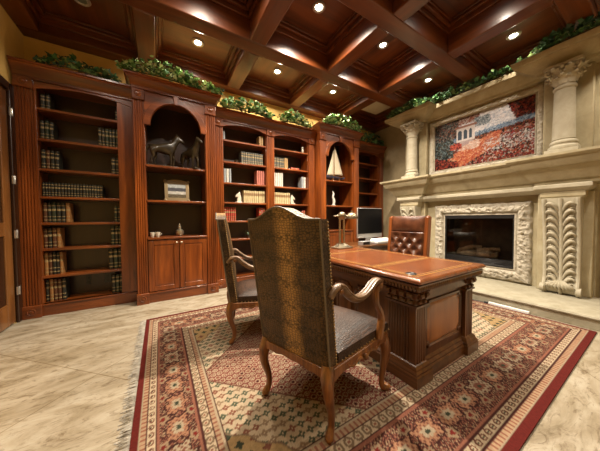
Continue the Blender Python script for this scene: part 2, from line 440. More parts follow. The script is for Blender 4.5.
def pilaster(root, x0, x1, yf, yb, ztop, n=4, cap=.11):
    p = MB(); p.prism(flute_poly(x0, x1, yf, yb, n), 'Z', .15, ztop)
    o = p.build('pilaster', wood_v, root, bevel=0, smooth=35)
    c = B(x0 - .008, x1 + .008, yf - .014, yb, ztop, ztop + cap); c.box(x0 - .012, x1 + .012, yf - .02, yb, ztop - .012, ztop)
    cb = c.build('capital_block', wood_h, root, bevel=.004)
    r = MB(); rosette(r, (x0 + x1) / 2, yf - .014, ztop + cap / 2, min(.042, (x1 - x0) * .36)); r.build('rosette', wood_v, cb)
    c = B(x0 - .012, x1 + .012, yf - .022, yb, 0, .15)
    bb = c.build('base_block', wood_h, root, bevel=.005)
    r = MB(); rosette(r, (x0 + x1) / 2, yf - .022, .078, min(.042, (x1 - x0) * .36)); r.build('rosette', wood_v, bb)
def arc(xa, xb, zs, ze, n=20):
    """half-ellipse from (xa,zs) over apex ze to (xb,zs)"""
    return [((xa + xb) / 2 - (xb - xa) / 2 * math.cos(PI * k / n), zs + (ze - zs) * math.sin(PI * k / n)) for k in range(n + 1)]
def seg(xa, xb, zs, ze, n=16):
    return [(xa + (xb - xa) * k / n, zs + (ze - zs) * math.sin(PI * k / n) ** .8) for k in range(n + 1)]
CROWN = lambda z0, z1, w: [(0, z0), (.012, z0), (.012, z0 + .02), (.022, z0 + .03), (w * .35, z0 + (z1 - z0) * .45), (w * .7, z0 + (z1 - z0) * .72), (w * .78, z0 + (z1 - z0) * .74), (w * .82, z0 + (z1 - z0) * .86), (w, z0 + (z1 - z0) * .88), (w, z1)]
def shelf(root, x0, x1, yf, z):
    s = B(x0, x1, yf, BACK - .03, z - .034, z); s.box(x0, x1, yf - .008, yf, z - .030, z - .006)
    return s.build('shelf', wood_h, root, bevel=.003)
def carcass(root, x0, x1, yf, zt, walls):
    B(x0, x1, BACK - .03, BACK, .1, zt).build('back_panel', wood_back_shaded, root, smooth=0)
    for a, b in walls: B(a, b, yf, BACK - .03, .0, zt).build('side_panel', wood_v, root, bevel=.003)
def plinth(root, x0, x1, yf):
    p = B(x0, x1, yf, yf + .05, 0, .15); p.box(x0, x1, yf - .012, yf, .128, .146); p.box(x0, x1, yf, BACK - .03, .13, .15)
    p.build('base_board', wood_h, root, bevel=.004)
def seg_header(root, x0, x1, yf, zs, ze, zt):
    bot = seg(x0, x1, zs, ze); top = [(p[0], zt) for p in bot]
    MB().strip(top, bot, 'Y', yf, yf + .03).build('arched_header', wood_h, root, bevel=.004)
SH = [.488, .825, 1.145, 1.468, 1.806, 2.168, 2.535]
YF = 4.0

# leftmost plain bookcase
bc = thing('bookcase', (-.84, YF, 0), 'leftmost tall bookcase beside the door, dark shelves with sparse leather books', 'bookcase')
carcass(bc, -1.405, -.29, YF + .02, 2.86, [(-1.405, -1.235), (-.462, -.29)])
pilaster(bc, -1.395, -1.25, YF - .015, YF + .02, 2.735, 5)
B(-1.25, -1.228, YF, YF + .03, .15, 2.84).build('stile', wood_v, bc, bevel=.003)
B(-.468, -.292, YF + .005, YF + .03, .15, 2.84).build('stile', wood_v, bc, bevel=.003)
plinth(bc, -1.25, -.292, YF - .005)
seg_header(bc, -1.25, -.292, YF - .006, 2.735, 2.805, 2.86)
MB().stack(-1.405, -.292, YF - .012, BACK, CROWN(2.83, 3.0, .10), 'f').build('crown_moulding', wood_h, bc, smooth=25)
for z in SH: shelf(bc, -1.235, -.462, YF + .02, z)

def arched_case(root, x0, x1, yf, xo0, xo1, shelves, counter, ztop, flutes, door_z0=.15, overhang=.085):
    carcass(root, x0, x1, yf + .02, ztop - .13, [(x0, xo0 - .002), (xo1 + .002, x1)])
    zp = ztop - .30
    for (a, b), n in zip(((x0, xo0 - .01), (xo1 + .01, x1)), flutes): pilaster(root, a, b, yf - .014, yf + .02, zp, n, .13)
    xm = (xo0 + xo1) / 2; hw = (xo1 - xo0) / 2
    ri, zs, za = hw * .84, counter + 1.56, ztop - .275
    # spandrel plate with the round arch cut out
    ar = arc(xm - ri, xm + ri, zs, za, 24)
    bot = [(xo0 - .01, zs), (xm - ri, zs)] + ar[1:-1] + [(xm + ri, zs), (xo1 + .01, zs)]
    top = [(p[0], ztop - .16) for p in bot]
    MB().strip(top, bot, 'Y', yf, yf + .03).build('arched_header', wood_h, root, bevel=.003)
    inner = arc(xm - ri - .004, xm + ri + .004, zs, za + .004, 24); outer = arc(xm - ri - .085, xm + ri + .085, zs, za + .085, 24)
    MB().strip(outer, inner, 'Y', yf - .02, yf + .002).build('arch_moulding', wood_h, root, bevel=.005)
    k = MB(); k.prism([(xm - .022, za - .012), (xm + .022, za - .012), (xm + .040, za + .11), (xm - .040, za + .11)], 'Y', yf - .038, yf); k.build('keystone', wood_v, root, bevel=.004)
    MB().stack(x0, x1, yf - .012, BACK, CROWN(ztop - .165, ztop, overhang), 'lrf').build('crown_moulding', wood_h, root, smooth=25)
    for z in shelves: shelf(root, xo0 - .002, xo1 + .002, yf + .02, z)
    ct = B(xo0 - .002, xo1 + .002, yf - .02, BACK - .03, counter - .03, counter); ct.build('counter', wood_h, root, bevel=.006)
    plinth(root, xo0 - .01, xo1 + .01, yf - .008)
    g = .004
    for s_, a, b in ((0, xo0, xm - g), (1, xm + g, xo1)):
        z0, z1 = door_z0 + .005, counter - .04
        d = B(a, b, yf + .006, yf + .026, z0, z1)
        dm = B(a, a + .065, yf - .006, yf + .006, z0, z1); dm.box(b - .065, b, yf - .006, yf + .006, z0, z1)
        dm.box(a + .065, b - .065, yf - .006, yf + .006, z0, z0 + .07); dm.box(a + .065, b - .065, yf - .006, yf + .006, z1 - .07, z1)
        dd = d.build('door', wood_v, root, smooth=0); dm.build('door_frame', wood_v, dd, bevel=.006)
        pn = MB(); loops = []
        for o, y in ((.068, yf + .006), (.074, yf + .001), (.10, yf - .004), (.105, yf - .004)):
            loops.append([(a + o, y, z0 + o), (b - o, y, z0 + o), (b - o, y, z1 - o), (a + o, y, z1 - o)])
        pn.loft(loops); pn.build('raised_panel', wood_v, dd, smooth=20)
        kx = xm - .032 if s_ == 0 else xm + .032
        kb = MB(); kb.sphere((kx, yf - .024, z1 - .045), .014, 8); kb.tube([(kx, yf - .006, z1 - .045), (kx, yf - .02, z1 - .045)], .006, 8); kb.build('knob', knob_m, dd)
YC = 3.82
ac = thing('arched_bookcase', (.25, YC, 0), 'tall arched bookcase with horse statues above two cupboard doors', 'bookcase')
arched_case(ac, -.275, .775, YC, -.145, .622, [1.45, 1.945], .920, 3.105, (4, 4))
ac2 = thing('arched_bookcase', (3.43, YC, 0), 'far arched bookcase holding a model sailboat behind the desk lamp', 'bookcase')
arched_case(ac2, 2.83, 3.93, YC, 2.99, 3.765, [1.455, 1.995], .920, 3.105, (4, 4))

dc = thing('double_bookcase', (1.81, YF, 0), 'double bookcase between the two arched ones, red and cream books on shelves', 'bookcase')
carcass(dc, .78, 2.825, YF + .02, 2.86, [(.78, .945), (1.725, 1.89), (2.665, 2.825)])
pilaster(dc, 1.735, 1.88, YF - .015, YF + .02, 2.735, 4)
pilaster(dc, .79, .93, YF - .015, YF + .02, 2.735, 4)
pilaster(dc, 2.675, 2.815, YF - .015, YF + .02, 2.735, 4)
for a, b in ((.945, 1.725), (1.89, 2.665)):
    plinth(dc, a - .01, b + .01, YF - .005); seg_header(dc, a - .012, b + .012, YF - .006, 2.735, 2.805, 2.86)
    for z in SH: shelf(dc, a, b, YF + .02, z)
MB().stack(.78, 2.825, YF - .012, BACK, CROWN(2.83, 3.0, .10), 'f').build('crown_moulding', wood_h, dc, smooth=25)

ec = thing('bookcase', (4.48, YF, 0), 'narrow empty bookcase in the corner next to the fireplace', 'bookcase')
carcass(ec, 3.94, 5.03, YF + .02, 2.86, [(3.94, 4.06), (4.84, 5.03)])
pilaster(ec, 4.86, 5.0, YF - .015, YF + .02, 2.735, 4)
B(3.942, 4.07, YF, YF + .03, .15, 2.84).build('stile', wood_v, ec, bevel=.003)
plinth(ec, 3.942, 4.86, YF - .005); seg_header(ec, 3.942, 4.86, YF - .006, 2.735, 2.805, 2.86)
MB().stack(3.942, 5.02, YF - .012, BACK, CROWN(2.83, 3.0, .10), 'f').build('crown_moulding', wood_h, ec, smooth=25)
for z in SH: shelf(ec, 4.06, 4.84, YF + .02, z)

# outlet plates seen inside the leftmost bookcase
for (a, b), lb in (((-.895, -.845), 'small dark outlet plate on the bookcase back panel, nearer the door'), ((-.70, -.62), 'wider dark outlet plate on the bookcase back panel, farther from the door')):
    t = thing('outlet_plate', ((a + b) / 2, BACK - .03, .27), lb, 'outlet')
    B(a, b, BACK - .038, BACK - .03, .265, .395).build('cover_plate', black_m, t, bevel=.003)
    for z0 in (.285, .345): B((a + b) / 2 - .012, (a + b) / 2 + .012, BACK - .042, BACK - .038, z0, z0 + .03).build('socket', black_matte, t, smooth=0)

# ------------------------------------------------------------------ books
BK = {'dark': (.020, .020, .014), 'green': (.022, .034, .018), 'brown': (.10, .036, .014), 'ochre': (.33, .15, .045), 'red': (.40, .050, .030),
      'rose': (.46, .16, .12), 'cream': (.58, .48, .27), 'white': (.58, .56, .50), 'grey': (.085, .085, .072), 'blue': (.28, .31, .33), 'tan': (.38, .24, .10)}
BK_DESC = {'dark': 'black leather', 'green': 'dark green leather', 'brown': 'brown leather', 'ochre': 'amber leather', 'red': 'red cloth', 'rose': 'faded pink cloth',
           'cream': 'cream', 'white': 'white', 'grey': 'charcoal grey', 'blue': 'pale blue grey', 'tan': 'tan'}
PROTO = {}
def book_proto(kind):
    if kind in PROTO: return PROTO[kind]
    m = mottled('binding_' + kind, tuple(x * .58 for x in BK[kind]), tuple(x * .95 for x in BK[kind]), 6., .45)
    if kind in ('dark', 'green', 'brown', 'ochre', 'red', 'grey', 'cream'):
        nt = m.node_tree; bs = nt.nodes['Principled BSDF']; old = bs.inputs['Base Color'].links[0].from_socket
        tc = N(nt, 'ShaderNodeTexCoord'); sp_ = N(nt, 'ShaderNodeSeparateXYZ'); nt.links.new(tc.outputs['Object'], sp_.inputs[0])
        o1, z1 = (0, 0, 0), (1, 1, 1)
        rp = ramp(nt, [(0, o1), (.58, z1), (.80, o1)] if kind == 'cream' else [(0, o1), (.10, z1), (.145, o1), (.27, z1), (.31, o1), (.58, z1), (.68, o1), (.82, z1), (.87, o1)]); rp.color_ramp.interpolation = 'CONSTANT'
        nt.links.new(sp_.outputs['Z'], rp.inputs[0])
        lt = N(nt, 'ShaderNodeMath', operation='LESS_THAN'); lt.inputs[1].default_value = .075; nt.links.new(sp_.outputs['Y'], lt.inputs[0])
        mu = N(nt, 'ShaderNodeMath', operation='MULTIPLY'); nt.links.new(lt.outputs[0], mu.inputs[0]); nt.links.new(rp.outputs[0], mu.inputs[1])
        mx = N(nt, 'ShaderNodeMix', data_type='RGBA'); nt.links.new(mu.outputs[0], mx.inputs[0]); nt.links.new(old, mx.inputs[6])
        mx.inputs[7].default_value = (.22, .13, .06, 1) if kind == 'cream' else (.26, .19, .085, 1); nt.links.new(mx.outputs[2], bs.inputs['Base Color'])
    c = MB()
    sp = [(.04, .06), (.10, .015), (.3, 0), (.7, 0), (.90, .015), (.96, .06)]
    c.box(0, .1, .09, 1, 0, 1); c.box(.9, 1, .09, 1, 0, 1)
    cov = c.build('book', m, smooth=0)
    spn = MB().prism([(0, .09)] + sp + [(1, .09)], 'Z', 0, 1).build('spine', m, cov, smooth=60)
    pg = B(.1, .9, .12, .97, .03, .97).build('page_block', page_m, cov, smooth=0)
    kids = [pg, spn]
    for o in [cov] + kids: COL.objects.unlink(o)
    PROTO[kind] = cov
    return cov
ORDN = ['first', 'second', 'third', 'fourth', 'fifth', 'sixth', 'seventh', 'eighth', 'ninth', 'tenth', 'eleventh', 'twelfth', 'thirteenth', 'fourteenth', 'fifteenth', 'sixteenth', 'seventeenth', 'eighteenth', 'nineteenth', 'twentieth', 'twenty first', 'twenty second']
def row(x0, x1, z, h, kinds, where, yf=4.07, d=.15, jit=.03):
    n = len(kinds); ws = [1 + random.uniform(-.15, .15) for _ in kinds]; t = sum(ws); x = x0
    for i, (k, wq) in enumerate(zip(kinds, ws)):
        wd = (x1 - x0) * wq / t
        o = copy_tree(book_proto(k)); o.location = (x + .0005, yf + random.uniform(0, .012), z); o.scale = (wd - .001, d, h * (1 - random.uniform(0, jit)))
        x += wd
        pos = 'only one' if n == 1 else ORDN[i] + ' from left'
        lb = '%s book, %s %s' % (BK_DESC[k], '' if n == 1 else pos + ' of', where)
        tag(o, lb.replace('  ', ' ').replace(', the', ' in the') if n == 1 else lb, 'book', 'books: ' + where)
LC = 'leftmost bookcase'
def ks(s): return [{'d': 'dark', 'g': 'green', 'b': 'brown', 'o': 'ochre', 'r': 'red', 'p': 'rose', 'c': 'cream', 'w': 'white', 'y': 'grey', 'l': 'blue', 't': 'tan'}[q] for q in s]
row(-1.22, -1.13, 2.535, .19, ks('dd'), 'left pair, top shelf, ' + LC)
row(-.50, -.466, 2.535, .15, ks('d'), 'the right end, top shelf, ' + LC)
row(-1.23, -1.11, 2.168, .235, ks('dgd'), 'left group, second shelf down, ' + LC)
row(-.685, -.466, 2.168, .25, ks('ddgddg'), 'right group, second shelf down, ' + LC)
row(-1.23, -1.07, 1.806, .24, ks('dbdd'), 'left group, third shelf down, ' + LC)
row(-.56, -.466, 1.806, .23, ks('dd'), 'right pair, third shelf down, ' + LC)
row(-1.23, -.655, 1.468, .175, ks('dddddddddddddddddddd'), 'long set, fourth shelf down, ' + LC, jit=.0)
row(-1.23, -.985, 1.145, .25, ks('bdgddo'), 'left group, fifth shelf down, ' + LC)
row(-.54, -.466, 1.145, .22, ks('gd'), 'right pair, fifth shelf down, ' + LC)
row(-1.235, -1.08, .825, .25, ks('bdbo'), 'left group, sixth shelf down, ' + LC)
row(-.585, -.466, .825, .26, ks('gdg'), 'right group, sixth shelf down, ' + LC)
row(-1.235, -1.07, .488, .285, ks('obddo'), 'left group, seventh shelf down, ' + LC)
row(-.615, -.466, .488, .28, ks('dgd'), 'right group, seventh shelf down, ' + LC)
row(-1.235, -1.05, .15, .28, ks('dobbd'), 'left group, bottom shelf, ' + LC)
row(-.59, -.466, .15, .26, ks('dgd'), 'right group, bottom shelf, ' + LC)
LB, RB = 'double bookcase left bay', 'double bookcase right bay'
row(.955, .995, 2.535, .15, ks('l'), 'the left end, top shelf, ' + LB)
row(1.615, 1.70, 2.535, .19, ks('tt'), 'right pair, top shelf, ' + LB)
row(1.27, 1.69, 2.168, .22, ks('yyyyyyyyyy'), 'charcoal set, second shelf, ' + LB, jit=.01)
row(.96, 1.09, 1.806, .25, ks('lwl'), 'left group, third shelf, ' + LB)
row(1.56, 1.715, 1.806, .28, ks('pppp'), 'right group, third shelf, ' + LB)
row(1.305, 1.715, 1.468, .225, ks('cccccccccc'), 'cream set, fourth shelf, ' + LB, jit=.0)
row(.955, 1.165, 1.145, .24, ks('rrrrrr'), 'red set, fifth shelf, ' + LB)
row(1.60, 1.715, 1.145, .24, ks('rpr'), 'right group, fifth shelf, ' + LB)
row(1.90, 2.14, 2.168, .21, ks('yyyyyyy'), 'charcoal set, second shelf, ' + RB, jit=.01)
row(2.145, 2.23, 2.168, .22, ks('tt'), 'tan pair, second shelf, ' + RB)
row(1.90, 2.11, 1.806, .29, ks('wwwww'), 'white set, third shelf, ' + RB)
row(2.545, 2.655, 1.806, .24, ks('lw'), 'right pair, third shelf, ' + RB)
row(1.90, 2.265, 1.468, .225, ks('ccccccccc'), 'cream set, fourth shelf, ' + RB, jit=.0)
row(2.55, 2.63, 1.145, .20, ks('pr'), 'right pair, fifth shelf, ' + RB)
# a flat red book
fb = copy_tree(book_proto('red')); fb.rotation_euler = (0, PI / 2, 0); fb.scale = (.05, .16, .19); fb.location = (2.30, 4.08, 2.168 + .05)
tag(fb, 'small red book lying flat beside tan books, second shelf, right bay', 'book')

# ------------------------------------------------------------------ shelf ornaments
def skin_body(name, nodes, edges, mat, parent, lvl=1):
    me = bpy.data.meshes.new(name); me.from_pydata([n[0] for n in nodes], edges, [])
    o = bpy.data.objects.new(name, me); COL.objects.link(o); o.parent = parent
    sk = o.modifiers.new('skin', 'SKIN'); sk.use_smooth_shade = True
    for v, n in zip(me.skin_vertices[0].data, nodes): v.radius = (n[1], n[1])
    me.skin_vertices[0].data[0].use_root = True
    ss = o.modifiers.new('sub', 'SUBSURF'); ss.levels = lvl; ss.render_levels = lvl
    me.materials.append(mat); return o
def horse(loc, s, label, flip=1, head_up=0.):
    t = thing('horse_statue', loc, label, 'statue')
    nd = [((0, 0, .238), .062), ((-.10, 0, .248), .066), ((.085, 0, .252), .066), ((.130, 0, .31), .054), ((.165, 0, .37 + head_up), .042), ((.180, 0, .42 + head_up), .034), ((.225, 0, .405 + head_up), .030), ((.265, 0, .36 + head_up), .022),
          ((.09, -.03, .18), .024), ((.095, -.032, .105), .014), ((.09, -.032, .02), .012), ((.115, .03, .18), .024), ((.135, .032, .105), .014), ((.12, .032, .02), .012),
          ((-.125, -.032, .18), .032), ((-.115, -.034, .12), .018), ((-.145, -.034, .09), .013), ((-.135, -.034, .02), .012),
          ((-.10, .032, .18), .032), ((-.085, .034, .12), .018), ((-.11, .034, .09), .013), ((-.10, .034, .02), .012),
          ((-.165, 0, .27), .026), ((-.205, 0, .21), .026), ((-.215, 0, .10), .014), ((.170, .016, .470 + head_up), .009), ((.170, -.016, .470 + head_up), .009)]
    ed = [(0, 1), (0, 2), (2, 3), (3, 4), (4, 5), (5, 6), (6, 7), (2, 8), (8, 9), (9, 10), (2, 11), (11, 12), (12, 13), (1, 14), (14, 15), (15, 16), (16, 17), (1, 18), (18, 19), (19, 20), (20, 21), (1, 22), (22, 23), (23, 24), (5, 25), (5, 26)]
    nd = [((p[0] * s * flip, p[1] * s, p[2] * s + .018), r * s) for p, r in nd]
    skin_body('horse_body', nd, ed, bronze, t)
    b = B(-.20 * s, .17 * s, -.06 * s, .06 * s, 0, .026)
    o = b.build('base', bronze, None, (0, 0, 0), bevel=.004); o.parent = t
    return t
horse((.065, 3.98, 1.945), 1.05, 'larger bronze horse statue standing on the left under the arch', 1)
h2 = horse((.43, 3.98, 1.945), .98, 'smaller bronze horse statue on the right under the arch, facing outward', 1, .01)
h2.rotation_euler = (0, 0, -1.0)

t = thing('picture_frame', (.235, 3.93, 1.45), 'ornate gilt picture frame leaning on the middle shelf under the horses', 'picture frame')
fr = MB()
def lean(z): return 3.93 + .06 * (z - 1.45) / .3
for a, b, c, d in ((.07, .40, 1.45, 1.50), (.07, .40, 1.71, 1.76), (.07, .115, 1.50, 1.71), (.355, .40, 1.50, 1.71)):
    fr.loft([[(a, lean(c), c), (b, lean(c), c), (b, lean(c) + .025, c), (a, lean(c) + .025, c)], [(a, lean(d), d), (b, lean(d), d), (b, lean(d) + .025, d), (a, lean(d) + .025, d)]])
for a, c in ((.08, 1.46), (.39, 1.46), (.08, 1.75), (.39, 1.75)): fr.sphere((a, lean(c) - .003, c), .022, 8)
top = [(.10 + .27 * k / 12, 1.76 + .022 * math.sin(PI * k / 12)) for k in range(13)]
fr.strip(top, [(p[0], 1.755) for p in top], 'Y', lean(1.76), lean(1.76) + .02)
fr.build('frame', plain('old_gilt', (.20, .145, .075), .4, .5), t, bevel=.004)
pic = MB(); pic.grid(lambda u, v: (.11 + .25 * u, lean(1.495 + .22 * v) + .006, 1.495 + .22 * v), 24, 20)
po = pic.build('picture', vcol_mat('small_picture', .3, 60, .05), t)
pa = po.data.color_attributes.new('pattern', 'FLOAT_COLOR', 'POINT')
for i, v in enumerate(po.data.vertices):
    zz = v.co.z; x = v.co.x; q = .5 + .5 * math.sin(60 * x + 9 * math.sin(40 * zz))
    base = (.34, .36, .36) if zz > .20 else ((.07, .07, .08) if zz > .15 else ((.45, .44, .40) if zz > .10 else (.10, .08, .05)))
    k = .65 + .6 * q * random.random(); pa.data[i].color = (base[0] * k, base[1] * k, base[2] * k, 1)

t = thing('perfume_bottle', (.26, 3.97, .92), 'round silver bottle with a pointed stopper on the cupboard counter', 'bottle')
MB().lathe([(.03, 0), (.045, .01), (.058, .05), (.052, .085), (.022, .105), (.018, .125)], (.26, 3.97, .92), 18).build('bottle_body', nickel, t)
MB().lathe([(.022, .125), (.026, .135), (.012, .15), (.014, .17), (.003, .195)], (.26, 3.97, .92), 12).build('stopper', nickel, t)
for x, lb in ((-.095, 'small white cup on the cupboard counter, nearer the pilaster'), (-.028, 'small white cup on the cupboard counter, nearer the bottle')):
    t = thing('cup', (x, 3.93, .92), lb, 'cup', 'pair of white cups')
    MB().lathe([(.018, 0), (.02, .008), (.028, .03), (.030, .07), (.027, .07), (.024, .03), (.01, .012)], (x, 3.93, .92), 14).build('bowl', ceramic, t)
    MB().tube(smooth_path([(x + .027, 3.93, .975), (x + .043, 3.93, .972), (x + .041, 3.93, .95), (x + .026, 3.93, .945)], 3), .004, 6).build('handle', ceramic, t)

def bookend(x, lb, f=1):
    t = thing('horse_head_bookend', (x, 4.1, 1.468), lb, 'bookend', 'horse head bookends')
    b = B(x - .05, x + .05, 4.06, 4.16, 1.468, 1.49); b.build('base', ceramic, t, bevel=.004)
    q = [(-.035, .02), (.04, .02), (.045, .09), (.03, .15), (.012, .20), (0, .185), (-.03, .155), (-.065, .115), (-.055, .09), (-.02, .105), (-.03, .06)]
    MB().prism([(x + f * a, 1.468 + z) for a, z in q], 'Y', 4.085, 4.125).build('horse_head', ceramic, t, bevel=.012)
bookend(1.225, 'cream horse head bookend left of the cream set, left bay')
bookend(2.33, 'cream horse head bookend right of the cream set, right bay', -1)
t = thing('small_bowl', (1.19, 4.1, 2.168), 'tiny dark bowl left of the charcoal set, left bay', 'bowl')
MB().lathe([(.02, 0), (.022, .01), (.045, .04), (.04, .042), (.015, .015)], (1.19, 4.1, 2.168), 14).build('bowl_body', bronze, t)
MB().lathe([(.042, .042), (.03, .055), (.008, .06), (.009, .072), (.002, .075)], (1.19, 4.1, 2.168), 14).build('lid', bronze, t)
t = thing('figurine', (2.585, 4.1, 2.535), 'pair-like tiny white figurine on the top shelf, right bay', 'figurine')
t['label'] = 'tiny white figurine on the top shelf of the right bay'
MB().lathe([(.04, 0), (.04, .012), (.02, .02), (.026, .06), (.018, .095)], (2.585, 4.1, 2.535), 12).build('body', ceramic, t)
MB().sphere((2.585, 4.1, 2.535 + .118), .024, 8).build('head', ceramic, t)
t = thing('potted_plant', (1.39, 4.1, .825), 'small dark plant in a bowl low in the left bay behind the chairs', 'plant')
MB().lathe([(.03, 0), (.05, .04), (.055, .06), (.045, .058)], (1.39, 4.1, .825), 14).build('pot', bronze, t)
lf = MB()
for k in range(26):
    a = random.uniform(0, 2 * PI); l = random.uniform(.06, .12); e = random.uniform(.3, 1.2)
    p0 = V3((1.39, 4.1, .875)); d = V3((math.cos(a) * math.cos(e), math.sin(a) * math.cos(e), math.sin(e))); s = V3((-math.sin(a), math.cos(a), 0)) * .012
    m = p0 + d * l * .6; lf.add([p0, m + s, p0 + d * l, m - s], [(0, 1, 2, 3)])
lf.build('foliage', ivy_m2, t, smooth=0)

# model sailboat
sx, sy, sz = 3.375, 3.98, 1.995
t = thing('model_sailboat', (sx, sy, sz), 'model sailboat with tall cream sails standing under the far arch', 'model boat')
b = MB(); loops = []
for k in range(13):
    u = k / 12; x = sx - .27 + .54 * u; wd = .055 * math.sin(PI * min(1, u * 1.12 + .02)) ** .7 if u < .98 else .004; wd = max(wd, .006)
    zt = .105 + .02 * (2 * u - 1) ** 2; zb = .10 - .062 * math.sin(PI * (.08 + .84 * u))
    loops.append([(x, sy - wd, sz + zt), (x, sy - wd * .8, sz + (zt + zb) / 2), (x, sy, sz + zb), (x, sy + wd * .8, sz + (zt + zb) / 2), (x, sy + wd, sz + zt)])
b.loft(loops); b.build('hull', hull_m, t)
B(sx - .2, sx + .2, sy - .04, sy + .04, sz + .104, sz + .112).build('deck', door_wood, t, bevel=.003)
MB().tube([(sx - .03, sy, sz + .1), (sx - .03, sy, sz + .80)], [.007, .004], 8).build('mast', door_wood, t)
MB().tube([(sx - .03, sy, sz + .145), (sx + .23, sy, sz + .145)], .005, 6).build('boom', door_wood, t)
MB().grid(lambda u, v: (sx - .024 + .25 * u * (1 - v) ** .9, sy - .025 * math.sin(PI * u) * (1 - v), sz + .15 + .63 * v), 8, 14).build('mainsail', sail_m, t, solid=.002)
MB().grid(lambda u, v: (sx - .04 - .20 * u * (1 - v), sy - .03 * math.sin(PI * u) * (1 - v), sz + .13 + .58 * v + .0 * u), 8, 14).build('jib', sail_m, t, solid=.002)
st = MB()
for dx in (-.09, .09): st.prism([(sy - .06, sz), (sy + .06, sz), (sy + .03, sz + .075), (sy, sz + .05), (sy - .03, sz + .075)], 'X', sx + dx - .006, sx + dx + .006)
st.build('stand', door_wood, t)

t = thing('glass_figure', (3.32, 3.98, 1.455), 'slim pale glass figure on the shelf below the sailboat', 'figurine')
MB().lathe([(.055, 0), (.055, .015), (.03, .025)], (3.32, 3.98, 1.455), 14).build('base', glass_w, t)
MB().tube(smooth_path([(3.32, 3.98, 1.475), (3.335, 3.98, 1.56), (3.305, 3.98, 1.65), (3.325, 3.98, 1.72), (3.295, 3.98, 1.78)], 4), interp([.026, .034, .024, .022, .006], 17), 10).build('figure', glass_w, t)

# ------------------------------------------------------------------ garlands
def garland(name, pts, n, spread, label, mat, size=.05, group='ivy garlands on the furniture'):
    P = smooth_path(pts, 6); base = P[0]
    t = thing('ivy_garland', tuple(P[0]), label, 'garland', group)
    MB().tube(P, .006, 6).build('vine', ivy_dark, t)
    m = MB()
    for k in range(n):
        q = random.random() * (len(P) - 1); i = int(q); c = P[i].lerp(P[min(i + 1, len(P) - 1)], q - i)
        env = .45 + .55 * math.sin(PI * min(1, max(0, q / (len(P) - 1))))
        a = random.uniform(0, 2 * PI); rr = abs(random.gauss(0, .55))
        c = c + V3((spread[0] * rr * math.cos(a), spread[1] * rr * math.sin(a) , 0)) + V3((0, 0, random.uniform(.0, 1) ** 1.5 * spread[2] * env))
        s = size * random.uniform(.6, 1.25)
        R = Matrix.Rotation(random.uniform(0, 2 * PI), 3, 'Z') @ Matrix.Rotation(random.uniform(.1, 1.35), 3, 'X') @ Matrix.Rotation(random.uniform(-.5, .5), 3, 'Y')
        sh = [(0, 0, 0), (.38, .08, .04), (.55, .38, -.03), (.25, .55, .05), (0, 1, -.12), (-.25, .55, .05), (-.55, .38, -.03), (-.38, .08, .04), (0, .45, .0)]
        vs = [c + R @ (V3(p) * s) for p in sh]
        m.add(vs, [(8, 0, 1, 2), (8, 2, 3), (8, 3, 4), (8, 4, 5), (8, 5, 6), (8, 6, 7, 0)])
    m.build('leaves', mat, t, smooth=0)
g_ = garland
g_('g', [(-1.16, 3.93, 3.01), (-.98, 3.89, 3.03), (-.80, 3.89, 3.02), (-.60, 3.92, 3.015), (-.42, 3.96, 3.01)], 170, (.06, .05, .14), 'dark ivy garland on top of the leftmost bookcase', ivy_m2, .062)
g_('g', [(-.36, 3.76, 3.12), (-.18, 3.73, 3.12), (.05, 3.72, 3.13), (.25, 3.72, 3.12), (.50, 3.73, 3.11), (.82, 3.75, 3.105)], 620, (.08, .05, .20), 'bright variegated ivy garland on top of the tall arched bookcase', ivy_m, .06)
g_('g', [(.92, 3.90, 3.01), (1.1, 3.89, 3.02), (1.4, 3.88, 3.03), (1.6, 3.89, 3.02), (1.78, 3.91, 3.0)], 460, (.07, .05, .20), 'ivy garland on the double bookcase, over its left bay', ivy_m, .06)
g_('g', [(2.0, 3.91, 3.01), (2.2, 3.89, 3.03), (2.4, 3.89, 3.02), (2.6, 3.92, 3.01)], 380, (.07, .05, .23), 'ivy garland on the double bookcase, over its right bay', ivy_m, .06)
g_('g', [(2.92, 3.76, 3.11), (3.1, 3.73, 3.12), (3.4, 3.72, 3.13), (3.7, 3.73, 3.12), (3.92, 3.76, 3.11)], 480, (.08, .05, .22), 'ivy garland on top of the far arched bookcase with the sailboat', ivy_m, .06)
g_('g', [(4.05, 3.93, 3.01), (4.3, 3.90, 3.02), (4.6, 3.90, 3.02), (4.9, 3.93, 3.01)], 330, (.07, .05, .24), 'ivy garland on the narrow corner bookcase', ivy_m2, .06)

# ------------------------------------------------------------------ fireplace
YCN = 1.83; XW = 4.72
fp = thing('fireplace', (XW, YCN, 0), 'carved limestone fireplace with columns filling the right hand wall', 'fireplace')
oy0, oy1, oz0, oz1 = 1.275, 2.305, .36, 1.215
k = MB()
k.box(XW, XR, YCN - 1.33, oy0, 0, 3.3); k.box(XW, XR, oy1, YCN + 1.33, 0, 3.3); k.box(XW, XR, oy0, oy1, 0, oz0); k.box(XW, XR, oy0, oy1, oz1, 3.3)
k.build('chimney_breast', lime, fp, smooth=0)
h = B(3.80, XW, YCN - 2.0, YCN + 1.85, 0, .105); hs = h.build('hearth', hearth_stone, fp, bevel=.006)
h = MB().stack(3.80, XW, YCN - 2.0, YCN + 1.85, [(0, .105), (.018, .110), (.024, .125), (.016, .142), (0, .146)], 'lfb'); h.build('hearth_slab', hearth_stone, hs, smooth=30)
